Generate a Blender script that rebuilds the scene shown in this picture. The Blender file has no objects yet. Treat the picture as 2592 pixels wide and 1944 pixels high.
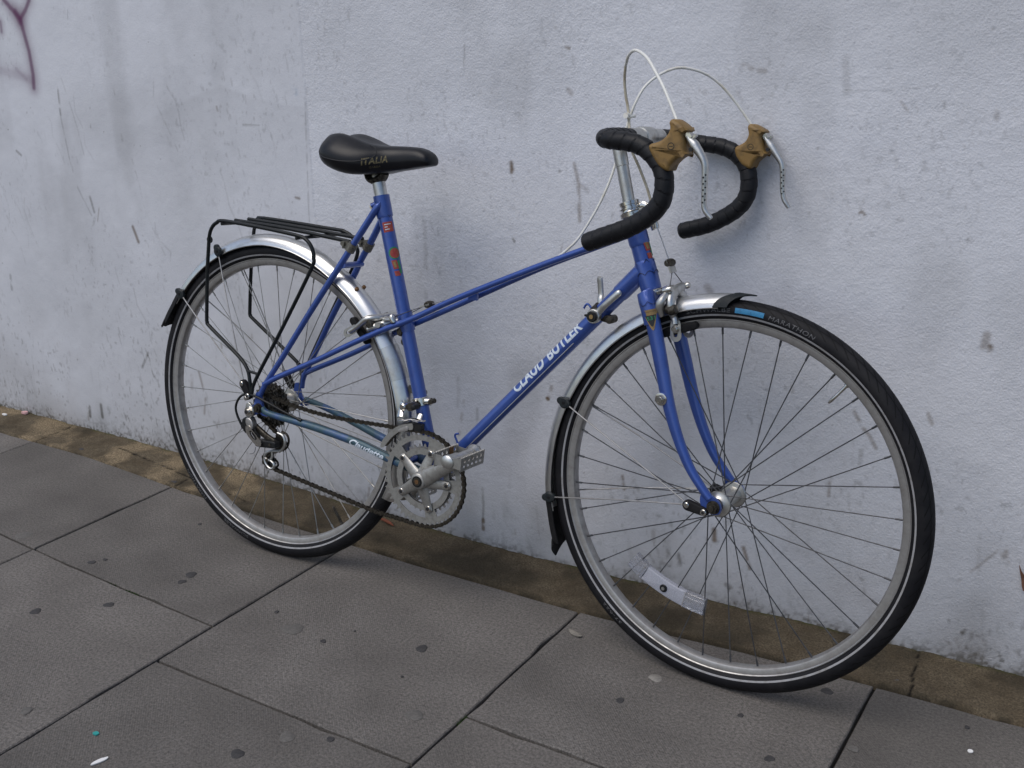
import bpy, bmesh, math, random
import numpy as np
from mathutils import Vector, Matrix, noise as mnoise
from mathutils.geometry import tessellate_polygon
from mathutils.bvhtree import BVHTree

random.seed(7)
np.random.seed(7)
S = bpy.context.scene
COL = S.collection
R_ = math.radians

# ------------------------------------------------------------------ camera
cd = bpy.data.cameras.new('camera')
cam = bpy.data.objects.new('camera', cd)
COL.objects.link(cam)
cam.matrix_world = Matrix(((0.849948, -0.157333, 0.502828, 1.566735),
                           (0.526765, 0.272593, -0.805116, -1.965077),
                           (-0.010396, 0.949178, 0.314567, 1.160598),
                           (0, 0, 0, 1)))
cd.sensor_width = 36.0
cd.lens = 39.407
cd.clip_start = 0.05
cd.clip_end = 400
S.camera = cam

# ------------------------------------------------------------------ sky, sun, exposure
SUN_EL, SUN_AZ = R_(58), R_(205)          # azimuth from +Y towards +X
w = bpy.data.worlds.new('World')
S.world = w
w.use_nodes = True
wn, wl = w.node_tree.nodes, w.node_tree.links
sky = wn.new('ShaderNodeTexSky')
sky.sky_type = 'NISHITA'
sky.sun_disc = False
sky.sun_elevation = SUN_EL
sky.sun_rotation = SUN_AZ
sky.air_density = 1.0
sky.dust_density = 2.0
sky.ozone_density = 1.0
wl.new(sky.outputs[0], wn['Background'].inputs[0])
wn['Background'].inputs[1].default_value = 0.095
sd = bpy.data.lights.new('sun', 'SUN')
sd.energy = 1.25
sd.angle = R_(48)
sd.color = (1.0, 0.96, 0.91)
sun = bpy.data.objects.new('sun', sd)
COL.objects.link(sun)
dirv = Vector((math.sin(SUN_AZ) * math.cos(SUN_EL), math.cos(SUN_AZ) * math.cos(SUN_EL), math.sin(SUN_EL)))
sun.rotation_euler = dirv.to_track_quat('Z', 'Y').to_euler()
S.view_settings.view_transform = 'Standard'
S.view_settings.look = 'None'
S.view_settings.gamma = 1.0
S.view_settings.use_curve_mapping = False
S.view_settings.exposure = 0.32
S.cycles.max_bounces = 8
S.cycles.use_denoising = True

# ------------------------------------------------------------------ materials
def new_mat(name):
    m = bpy.data.materials.new(name)
    m.use_nodes = True
    nt = m.node_tree
    return m, nt.nodes, nt.links, nt.nodes['Principled BSDF']

def ramp(n, l, src, p0, p1, c0=(0, 0, 0, 1), c1=(1, 1, 1, 1)):
    r = n.new('ShaderNodeValToRGB')
    r.color_ramp.elements[0].position, r.color_ramp.elements[0].color = p0, c0
    r.color_ramp.elements[1].position, r.color_ramp.elements[1].color = p1, c1
    l.new(src, r.inputs[0])
    return r

def noise(n, l, co, scale, detail=4, rough=0.55):
    t = n.new('ShaderNodeTexNoise')
    t.inputs['Scale'].default_value = scale
    t.inputs['Detail'].default_value = detail
    t.inputs['Roughness'].default_value = rough
    if co is not None:
        l.new(co, t.inputs['Vector'])
    return t

def mixc(n, l, fac, a, b):
    m = n.new('ShaderNodeMix')
    m.data_type = 'RGBA'
    for i, v in ((0, fac), (6, a), (7, b)):
        if hasattr(v, 'is_linked'):
            l.new(v, m.inputs[i])
        elif i == 0:
            m.inputs[0].default_value = v
        else:
            m.inputs[i].default_value = (*v, 1)
    return m.outputs[2]

def M(name, col, rough=0.5, metal=0.0, col2=None, scale=60, p=(0.45, 0.7), rough2=None, bump=0.0, bscale=300, coat=0.0,
      trans=0.0, spec=0.5, alpha=1.0):
    m, n, l, b = new_mat(name)
    tc = n.new('ShaderNodeTexCoord').outputs['Object']
    b.inputs['Base Color'].default_value = (*col, 1)
    b.inputs['Roughness'].default_value = rough
    b.inputs['Metallic'].default_value = metal
    b.inputs['Coat Weight'].default_value = coat
    b.inputs['Coat Roughness'].default_value = 0.15
    b.inputs['Transmission Weight'].default_value = trans
    b.inputs['Specular IOR Level'].default_value = spec
    b.inputs['Alpha'].default_value = alpha
    if col2 is not None or rough2 is not None:
        t = noise(n, l, tc, scale, 6, 0.62)
        r = ramp(n, l, t.outputs['Fac'], *p)
        if col2 is not None:
            l.new(mixc(n, l, r.outputs[0], col, col2), b.inputs['Base Color'])
        if rough2 is not None:
            mr = n.new('ShaderNodeMapRange')
            mr.inputs[3].default_value, mr.inputs[4].default_value = rough, rough2
            l.new(r.outputs[0], mr.inputs[0])
            l.new(mr.outputs[0], b.inputs['Roughness'])
    if bump:
        t2 = noise(n, l, tc, bscale, 3)
        bp = n.new('ShaderNodeBump')
        bp.inputs['Strength'].default_value = bump
        bp.inputs['Distance'].default_value = 0.001
        l.new(t2.outputs['Fac'], bp.inputs['Height'])
        l.new(bp.outputs[0], b.inputs['Normal'])
    return m

MAT = {}
MAT['blue'] = M('blue_paint', (0.036, 0.086, 0.345), 0.30, 0.40, (0.028, 0.066, 0.27), 45, (0.5, 0.75), 0.42, 0.03, 900, 0.8)
MAT['bluegreen'] = M('dulled_blue_paint', (0.034, 0.078, 0.29), 0.42, 0.2, (0.038, 0.088, 0.115), 16, (0.30, 0.52), 0.55, 0.08, 900, 0.2)
MAT['chrome'] = M('chrome', (0.62, 0.61, 0.58), 0.16, 1.0, (0.40, 0.36, 0.30), 120, (0.5, 0.75), 0.4)
MAT['alu'] = M('aluminium', (0.60, 0.60, 0.58), 0.36, 1.0, (0.45, 0.44, 0.41), 70, (0.45, 0.75), 0.52, 0.05, 700)
MAT['crank'] = M('crank_aluminium', (0.40, 0.395, 0.375), 0.46, 0.85, (0.27, 0.26, 0.24), 90, (0.42, 0.72), 0.62, 0.06, 700)
MAT['rim'] = M('rim_aluminium', (0.45, 0.44, 0.43), 0.42, 0.9, (0.28, 0.265, 0.25), 40, (0.4, 0.75), 0.6, 0.04, 900)
MAT['guard'] = M('mudguard_aluminium', (0.72, 0.72, 0.71), 0.30, 1.0, (0.60, 0.60, 0.58), 60, (0.45, 0.8), 0.42, 0.02, 500)
MAT['steel'] = M('spoke_steel', (0.085, 0.088, 0.095), 0.5, 0.6, (0.05, 0.05, 0.052), 60)
MAT['spoker'] = M('bright_spoke_steel', (0.36, 0.36, 0.35), 0.4, 0.85, (0.20, 0.19, 0.17), 30)
MAT['oily'] = M('oily_steel', (0.10, 0.09, 0.075), 0.42, 0.85, (0.035, 0.03, 0.025), 150, (0.4, 0.65), 0.6)
MAT['sprocket'] = M('freewheel_steel', (0.30, 0.29, 0.27), 0.3, 0.95, (0.05, 0.042, 0.033), 130, (0.42, 0.58), 0.5)
MAT['chain'] = M('chain_steel', (0.085, 0.075, 0.060), 0.40, 0.8, (0.025, 0.021, 0.017), 220, (0.4, 0.65), 0.6)
MAT['dark'] = M('black_metal', (0.009, 0.010, 0.011), 0.42, 0.1, (0.02, 0.02, 0.02), 80, spec=0.35)
MAT['rack'] = M('black_rack_enamel', (0.007, 0.009, 0.010), 0.36, 0.0, (0.016, 0.018, 0.018), 90, (0.5, 0.75), spec=0.3)
MAT['rubber'] = M('black_rubber', (0.008, 0.008, 0.009), 0.62, 0.0, (0.018, 0.017, 0.018), 40, (0.4, 0.8), 0.75, 0.1, 900, spec=0.2)
MAT['vinyl'] = M('saddle_vinyl', (0.005, 0.0055, 0.008), 0.36, 0.0, (0.008, 0.008, 0.010), 40, (0.4, 0.8), 0.45, 0.08, 1400, spec=0.32)
MAT['tape'] = M('bar_tape', (0.007, 0.0075, 0.0095), 0.46, 0.0, (0.013, 0.013, 0.015), 70, (0.4, 0.8), 0.6, 0.18, 1100, spec=0.28)
MAT['gum'] = M('gum_rubber', (0.225, 0.135, 0.040), 0.55, 0.0, (0.085, 0.055, 0.024), 55, (0.5, 0.78), 0.65, 0.25, 700)
MAT['whitecable'] = M('white_cable', (0.72, 0.72, 0.68), 0.4, 0.0, (0.50, 0.45, 0.34), 25, (0.5, 0.75))
MAT['dirtycable'] = M('yellowed_cable', (0.52, 0.48, 0.38), 0.45, 0.0, (0.33, 0.27, 0.18), 60, (0.4, 0.75))
MAT['bluecable'] = M('blue_painted_wire', (0.03, 0.07, 0.28), 0.4, 0.2)
MAT['letter'] = M('pale_lettering', (0.56, 0.63, 0.70), 0.5, 0.0, (0.42, 0.50, 0.60), 200, (0.55, 0.8))
MAT['gold'] = M('faded_gold_print', (0.16, 0.13, 0.055), 0.6, 0.0, (0.03, 0.027, 0.02), 350, (0.42, 0.62))
MAT['goldfoil'] = M('gold_foil', (0.30, 0.20, 0.08), 0.45, 0.3, (0.20, 0.13, 0.05), 200)
MAT['green'] = M('green_print', (0.02, 0.20, 0.09), 0.5)
MAT['black'] = M('black_print', (0.012, 0.012, 0.014), 0.5)
MAT['red'] = M('red_transfer', (0.30, 0.035, 0.03), 0.45, 0.0, (0.33, 0.10, 0.05), 180)
MAT['stripe'] = M('reflective_stripe', (0.30, 0.30, 0.31), 0.5, 0.0, (0.20, 0.19, 0.18), 60)
MAT['tyreprint'] = M('grey_tyre_print', (0.13, 0.13, 0.135), 0.6, 0.0, (0.04, 0.04, 0.04), 300, (0.45, 0.65))
MAT['tyreblue'] = M('blue_tyre_label', (0.035, 0.22, 0.42), 0.55, 0.0, (0.02, 0.12, 0.25), 260, (0.5, 0.7))
MAT['clear'] = M('clear_reflector', (0.62, 0.64, 0.72), 0.16, 0.0, (0.40, 0.41, 0.47), 700, (0.42, 0.58), 0.3, 0.7, 900, trans=0.35)
MAT['clearend'] = M('clear_reflector_end', (0.80, 0.82, 0.88), 0.08, 0.0, (0.62, 0.63, 0.68), 600, (0.45, 0.6), None, 0.4, 700, trans=0.8)
MAT['bronze'] = M('rusty_brass', (0.20, 0.11, 0.05), 0.5, 0.6, (0.10, 0.05, 0.025), 200)
MAT['capgrey'] = M('dull_dark_plastic', (0.012, 0.016, 0.019), 0.5, 0.0, (0.024, 0.028, 0.028), 120, spec=0.3)

def tyre_mat():
    m, n, l, b = new_mat('tyre_rubber')
    uv = n.new('ShaderNodeTexCoord')
    sep = n.new('ShaderNodeSeparateXYZ')
    l.new(uv.outputs['UV'], sep.inputs[0])
    def mth(op, a, bb=None):
        x = n.new('ShaderNodeMath'); x.operation = op
        for i, v in ((0, a), (1, bb)):
            if v is None: continue
            if hasattr(v, 'is_linked'): l.new(v, x.inputs[i])
            else: x.inputs[i].default_value = v
        return x.outputs[0]
    # u: 0..1 round the wheel, v: -1..1 across the section (|v|<0.45 is the tread)
    av = mth('ABSOLUTE', sep.outputs[1])
    zig = mth('ADD', mth('MULTIPLY', sep.outputs[0], 92.0), mth('MULTIPLY', av, 3.4))
    fr = mth('FRACT', zig)
    line = mth('LESS_THAN', fr, 0.16)
    tread = mth('LESS_THAN', av, 0.50)
    rib = mth('LESS_THAN', mth('ABSOLUTE', mth('SUBTRACT', av, 0.25)), 0.02)
    g = mth('MULTIPLY', mth('MAXIMUM', line, rib), tread)
    h = mth('SUBTRACT', 1.0, g)
    bp = n.new('ShaderNodeBump')
    bp.inputs['Strength'].default_value = 0.9
    bp.inputs['Distance'].default_value = 0.0015
    l.new(h, bp.inputs['Height'])
    l.new(bp.outputs[0], b.inputs['Normal'])
    t = noise(n, l, uv.outputs['Object'], 30, 6)
    r = ramp(n, l, t.outputs['Fac'], 0.45, 0.75)
    c = mixc(n, l, r.outputs[0], (0.007, 0.007, 0.009), (0.016, 0.0155, 0.017))
    c = mixc(n, l, g, c, (0.002, 0.002, 0.0025))
    l.new(c, b.inputs['Base Color'])
    b.inputs['Roughness'].default_value = 0.6
    b.inputs['Specular IOR Level'].default_value = 0.22
    return m
MAT['tyre'] = tyre_mat()

# ------------------------------------------------------------------ mesh helpers
class MB:
    def __init__(s):
        s.v, s.f, s.uv = [], [], None
    def add(s, vs, fs):
        o = len(s.v)
        s.v += [tuple(p) for p in vs]
        s.f += [tuple(i + o for i in q) for q in fs]
        return s
    def mesh(s, name, sharp=38):
        me = bpy.data.meshes.new(name)
        me.from_pydata(s.v, [], s.f)
        me.validate()
        bm = bmesh.new(); bm.from_mesh(me)
        bmesh.ops.recalc_face_normals(bm, faces=bm.faces)
        bm.to_mesh(me); bm.free()
        for p in me.polygons: p.use_smooth = True
        me.set_sharp_from_angle(angle=R_(sharp))
        return me
    def build(s, name, mat, parent=None, mtx=None, sharp=38):
        return link(name, s.mesh(name, sharp), mat, parent, mtx)

def link(name, me, mat, parent=None, mtx=None):
    if mat is not None and not me.materials:
        me.materials.append(MAT[mat] if isinstance(mat, str) else mat)
    o = bpy.data.objects.new(name, me)
    COL.objects.link(o)
    if parent is not None: o.parent = parent
    if mtx is not None: o.matrix_local = mtx
    return o

def empty(name, parent=None, mtx=None):
    o = bpy.data.objects.new(name, None)
    o.empty_display_size = 0.05
    COL.objects.link(o)
    if parent is not None: o.parent = parent
    if mtx is not None: o.matrix_local = mtx
    return o

def V(a, b, v):
    """bicycle millimetres: a forward, b up, v towards the drive side"""
    return Vector((a, -v, b)) / 1000.0
def VL(pts): return [V(*p) for p in pts]

def spline(pts, k=6):
    P = [Vector(p) for p in pts]
    if len(P) < 3: return P
    Q = [P[0] * 2 - P[1]] + P + [P[-1] * 2 - P[-2]]
    out = []
    for i in range(1, len(Q) - 2):
        p0, p1, p2, p3 = Q[i - 1:i + 3]
        for j in range(k):
            t = j / k
            out.append(0.5 * ((2 * p1) + (p2 - p0) * t + (2 * p0 - 5 * p1 + 4 * p2 - p3) * t * t + (3 * p1 - p0 - 3 * p2 + p3) * t ** 3))
    out.append(P[-1])
    return out

def resample(pts, step):
    L = [0.0]
    for a, b in zip(pts, pts[1:]): L.append(L[-1] + (b - a).length)
    n = max(1, int(round(L[-1] / step)))
    out, j = [], 0
    for i in range(n + 1):
        s = L[-1] * i / n
        while j < len(pts) - 2 and L[j + 1] < s: j += 1
        d = L[j + 1] - L[j]
        out.append(pts[j].lerp(pts[j + 1], 0 if d < 1e-12 else (s - L[j]) / d))
    return out

def frames(P, ref=None):
    T = []
    for i in range(len(P)):
        t = (P[min(i + 1, len(P) - 1)] - P[max(i - 1, 0)])
        T.append(t.normalized())
    fr = []
    if ref is not None:
        for t in T:
            u = (ref - t * ref.dot(t)).normalized()
            fr.append((u, t.cross(u)))
        return fr, T
    u = T[0].orthogonal().normalized()
    for i, t in enumerate(T):
        u = (u - t * u.dot(t)).normalized()
        fr.append((u, t.cross(u)))
    return fr, T

def lerp_list(r, i, n):
    if not isinstance(r, (list, tuple)): return r
    x = i / max(1, n - 1) * (len(r) - 1)
    k = min(int(x), len(r) - 2)
    return r[k] + (r[k + 1] - r[k]) * (x - k)

def tube(mb, P, r, n=12, ref=None, r2=None, cap=True, fn=None, closed=False):
    """r radius in metres (number or list spread along the path); r2 second radius (oval); fn(s, theta) adds to the radius"""
    P = [Vector(p) for p in P]
    fr, T = frames(P, ref)
    vs, fs = [], []
    s = 0.0
    for i, p in enumerate(P):
        if i: s += (P[i] - P[i - 1]).length
        ra = lerp_list(r, i, len(P)); rb = lerp_list(r2, i, len(P)) if r2 is not None else ra
        for k in range(n):
            th = 2 * math.pi * k / n
            e = fn(s, th) if fn else 0.0
            vs.append(p + fr[i][0] * math.cos(th) * (ra + e) + fr[i][1] * math.sin(th) * (rb + e))
    for i in range(len(P) - 1):
        for k in range(n):
            a, b = i * n + k, i * n + (k + 1) % n
            fs.append((a, b, b + n, a + n))
    if cap:
        fs.append(tuple(range(n - 1, -1, -1)))
        fs.append(tuple(range((len(P) - 1) * n, len(P) * n)))
    return mb.add(vs, fs)

def lathe(mb, c, axis, prof, n=24, closed=False):
    """prof: list of (t along axis, r) in metres"""
    c, ax = Vector(c), Vector(axis).normalized()
    u = ax.orthogonal().normalized(); w2 = ax.cross(u)
    vs, fs = [], []
    for t, r in prof:
        for k in range(n):
            th = 2 * math.pi * k / n
            vs.append(c + ax * t + (u * math.cos(th) + w2 * math.sin(th)) * r)
    m = len(prof)
    for i in range(m if closed else m - 1):
        for k in range(n):
            a, b = i * n + k, i * n + (k + 1) % n
            j = ((i + 1) % m) * n
            fs.append((a, b, j + (k + 1) % n, j + k))
    if not closed:
        fs.append(tuple(range(n - 1, -1, -1)))
        fs.append(tuple(range((m - 1) * n, m * n)))
    return mb.add(vs, fs)

LAT = Vector((0, -1, 0))     # towards the drive side in bicycle space
def disc(mb, a, b, v0, v1, r, n=20, ch=0.0):
    pr = [(0, r - ch), (ch, r), ((v1 - v0) - ch, r), (v1 - v0, r - ch)] if ch else [(0, r), (v1 - v0, r)]
    return lathe(mb, V(a, b, v0), LAT, [(t / 1000, q / 1000) for t, q in pr], n)

def box(mb, c, ex, ey, ez, hx, hy, hz):
    c, ex, ey, ez = Vector(c), Vector(ex), Vector(ey), Vector(ez)
    vs = [c + ex * (hx * i) + ey * (hy * j) + ez * (hz * k) for i in (-1, 1) for j in (-1, 1) for k in (-1, 1)]
    fs = [(0, 1, 3, 2), (4, 6, 7, 5), (0, 4, 5, 1), (2, 3, 7, 6), (0, 2, 6, 4), (1, 5, 7, 3)]
    return mb.add(vs, fs)

def plate(mb, polys, v0, v1, fn=None):
    """flat plate: polys[0] outline, the rest holes, in (a, b); between v0 and v1; fn maps (a, b, v) to a point"""
    fn = fn or V
    flat = [p for q in polys for p in q]
    tri = tessellate_polygon([[Vector((x, y, 0)) for x, y in q] for q in polys])
    n = len(flat)
    vs = [fn(x, y, v0) for x, y in flat] + [fn(x, y, v1) for x, y in flat]
    fs = [tuple(t) for t in tri] + [tuple(i + n for i in reversed(t)) for t in tri]
    o = 0
    for q in polys:
        m = len(q)
        for i in range(m):
            a, b = o + i, o + (i + 1) % m
            fs.append((a, b, b + n, a + n))
        o += m
    return mb.add(vs, fs)

def inset(poly, d):
    out = []
    n = len(poly)
    area = sum(poly[i][0] * poly[(i + 1) % n][1] - poly[(i + 1) % n][0] * poly[i][1] for i in range(n))
    sg = 1 if area > 0 else -1
    for i in range(n):
        p, q, r = Vector(poly[i - 1]), Vector(poly[i]), Vector(poly[(i + 1) % n])
        e1, e2 = (q - p), (r - q)
        if e1.length < 1e-9 or e2.length < 1e-9: out.append(tuple(q)); continue
        e1.normalize(); e2.normalize()
        nn = Vector((-(e1.y + e2.y), e1.x + e2.x)) * sg
        if nn.length < 1e-6: nn = Vector((-e1.y, e1.x)) * sg
        nn.normalize()
        out.append(tuple(q + nn * d))
    return out

def pillow(mb, poly, v, half, rnd, k=3, fn=None):
    """rounded solid: outline in (a, b) about the plane v, half thickness, edge rounding"""
    fn = fn or V
    lay = []
    for i in range(-k, k + 1):
        ang = i / k * math.pi / 2
        lay.append((math.sin(ang), 1 - math.cos(ang)))
    vs, fs = [], []
    n = len(poly)
    lo = inset(poly, rnd)
    for s, d in lay:
        q = inset(poly, rnd * d)
        vs += [fn(x, y, v + (half - rnd) * (1 if s > 0 else -1 if s < 0 else 0) + rnd * s) for x, y in q]
    m = len(lay)
    for i in range(m - 1):
        for j in range(n):
            a, b = i * n + j, i * n + (j + 1) % n
            fs.append((a, b, b + n, a + n))
    tri = tessellate_polygon([[Vector((x, y, 0)) for x, y in poly]])
    fs += [tuple(t) for t in tri] + [tuple((m - 1) * n + i for i in reversed(t)) for t in tri]
    return mb.add(vs, fs)

def smooth_poly(poly, k=4):
    n = len(poly)
    out = []
    for i in range(n):
        p0, p1, p2, p3 = (Vector(poly[(i + j) % n]) for j in (-1, 0, 1, 2))
        for j in range(k):
            t = j / k
            q = 0.5 * ((2 * p1) + (p2 - p0) * t + (2 * p0 - 5 * p1 + 4 * p2 - p3) * t * t + (3 * p1 - p0 - 3 * p2 + p3) * t ** 3)
            out.append(tuple(q))
    return out

def circle(cx, cy, r, n=20, a0=0.0):
    return [(cx + r * math.cos(a0 + 2 * math.pi * i / n), cy + r * math.sin(a0 + 2 * math.pi * i / n)) for i in range(n)]

def slot_bar(x0, y0, x1, y1, w0, w1, n=8):
    """outline of a bar with round ends"""
    a = math.atan2(y1 - y0, x1 - x0)
    o = [(x1 + w1 * math.cos(a - math.pi / 2 + math.pi * i / n), y1 + w1 * math.sin(a - math.pi / 2 + math.pi * i / n)) for i in range(n + 1)]
    o += [(x0 + w0 * math.cos(a + math.pi / 2 + math.pi * i / n), y0 + w0 * math.sin(a + math.pi / 2 + math.pi * i / n)) for i in range(n + 1)]
    return o

def hexnut(mb, a, b, v0, v1, r, rot=0.3):
    plate(mb, [circle(a, b, r, 6, rot)], v0, v1)
    return mb

def text_tris(s, height, bold=0.0, shear=0.0, space=1.0, width=None, cut=0.0025, sx=1.0):
    """letter shapes as (2-D points, triangles); origin at the left of the baseline, sizes in metres"""
    c = bpy.data.curves.new('t', 'FONT')
    c.body = s; c.size = 1.0; c.offset = bold; c.shear = shear; c.space_character = space
    c.resolution_u = 4
    o = bpy.data.objects.new('t', c)
    COL.objects.link(o)
    dg = bpy.context.evaluated_depsgraph_get(); dg.update()
    me = bpy.data.meshes.new_from_object(o.evaluated_get(dg))
    bpy.data.objects.remove(o); bpy.data.curves.remove(c)
    bm = bmesh.new(); bm.from_mesh(me); bpy.data.meshes.remove(me)
    xs = [v.co.x for v in bm.verts]; ys = [v.co.y for v in bm.verts]
    k = height / (max(ys) - min(ys)); kx = k * sx if width is None else width / (max(xs) - min(xs))
    x0, y0 = min(xs), min(ys)
    for v in bm.verts: v.co = Vector(((v.co.x - x0) * kx, (v.co.y - y0) * k, 0))
    for ax in (0, 1):
        hi = max(v.co[ax] for v in bm.verts)
        q = cut
        while q < hi:
            no = Vector((1, 0, 0)) if ax == 0 else Vector((0, 1, 0))
            bmesh.ops.bisect_plane(bm, geom=bm.verts[:] + bm.edges[:] + bm.faces[:], plane_co=no * q, plane_no=no, dist=1e-7)
            q += cut
    bmesh.ops.triangulate(bm, faces=bm.faces)
    bm.verts.index_update()
    pts = [(v.co.x, v.co.y) for v in bm.verts]
    fs = [tuple(v.index for v in f.verts) for f in bm.faces]
    bm.free()
    return pts, fs

def decal(name, shape, fn, mat, parent, mtx=None):
    pts, fs = shape
    mb = MB().add([fn(x, y) for x, y in pts], fs)
    me = bpy.data.meshes.new(name); me.from_pydata(mb.v, [], mb.f)
    for p in me.polygons: p.use_smooth = True
    return link(name, me, mat, parent, mtx)

def grid_shape(poly, cut=0.002):
    """a filled outline cut into small faces, to be wrapped on a curved surface"""
    bm = bmesh.new()
    vs = [bm.verts.new((x, y, 0)) for x, y in poly]
    bm.faces.new(vs)
    for ax in (0, 1):
        lo, hi = min(v.co[ax] for v in bm.verts), max(v.co[ax] for v in bm.verts)
        q = lo + cut
        while q < hi:
            no = Vector((1, 0, 0)) if ax == 0 else Vector((0, 1, 0))
            bmesh.ops.bisect_plane(bm, geom=bm.verts[:] + bm.edges[:] + bm.faces[:], plane_co=no * q, plane_no=no, dist=1e-7)
            q += cut
    bmesh.ops.triangulate(bm, faces=bm.faces)
    bm.verts.index_update()
    r = [(v.co.x, v.co.y) for v in bm.verts], [tuple(v.index for v in f.verts) for f in bm.faces]
    bm.free()
    return r

def tag(o, label=None, cat=None, group=None, kind=None):
    for k, v in (('label', label), ('category', cat), ('group', group), ('kind', kind)):
        if v is not None: o[k] = v
    return o

# ================================================================== the setting
def lattice(x, z, cell, seed):
    """smooth value noise on arrays, 0..1"""
    rs = np.random.RandomState(seed)
    T = rs.rand(256, 256)
    X, Z = x / cell, z / cell
    i, j = np.floor(X).astype(int), np.floor(Z).astype(int)
    fx, fz = X - i, Z - j
    fx, fz = fx * fx * (3 - 2 * fx), fz * fz * (3 - 2 * fz)
    a, b = T[i % 256, j % 256], T[(i + 1) % 256, j % 256]
    c, d = T[i % 256, (j + 1) % 256], T[(i + 1) % 256, (j + 1) % 256]
    return (a * (1 - fx) + b * fx) * (1 - fz) + (c * (1 - fx) + d * fx) * fz

def fbm(x, z, cell, seed, octs=4, gain=0.5):
    s, a, t = 0, 1.0, 0
    for o in range(octs):
        s = s + a * lattice(x, z, cell / 2 ** o, seed + o * 17)
        t += a; a *= gain
    return s / t

def sstep(x, a, b):
    t = np.clip((x - a) / (b - a), 0, 1)
    return t * t * (3 - 2 * t)

WB = [(-2.6, 0.008), (-1.567, 0.008), (-1.1, 0.012), (-0.787, 0.010), (-0.390, -0.002), (-0.169, -0.018), (0.10, -0.029), (0.409, -0.030), (0.65, -0.020),
      (0.901, -0.006), (1.026, 0.003), (1.171, 0.010), (1.417, 0.022), (2.6, 0.022)]
P1 = [(-2.6, -0.130), (-1.208, -0.132), (-0.954, -0.131), (-0.601, -0.157), (-0.2, -0.174), (0.221, -0.183), (0.450, -0.179), (0.612, -0.179),
      (0.803, -0.166), (0.959, -0.152), (1.129, -0.143), (1.190, -0.139), (1.440, -0.130), (2.6, -0.128)]
def wall_foot(x): return np.interp(x, [p[0] for p in WB], [p[1] for p in WB])
def slab_edge(x): return np.interp(x, [p[0] for p in P1], [p[1] for p in P1])
WALL_Y = 0.014
def wall_y(x, z):
    k = sstep(z, 0.0, 0.42)
    return wall_foot(x) * (1 - k) + WALL_Y * k

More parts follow.
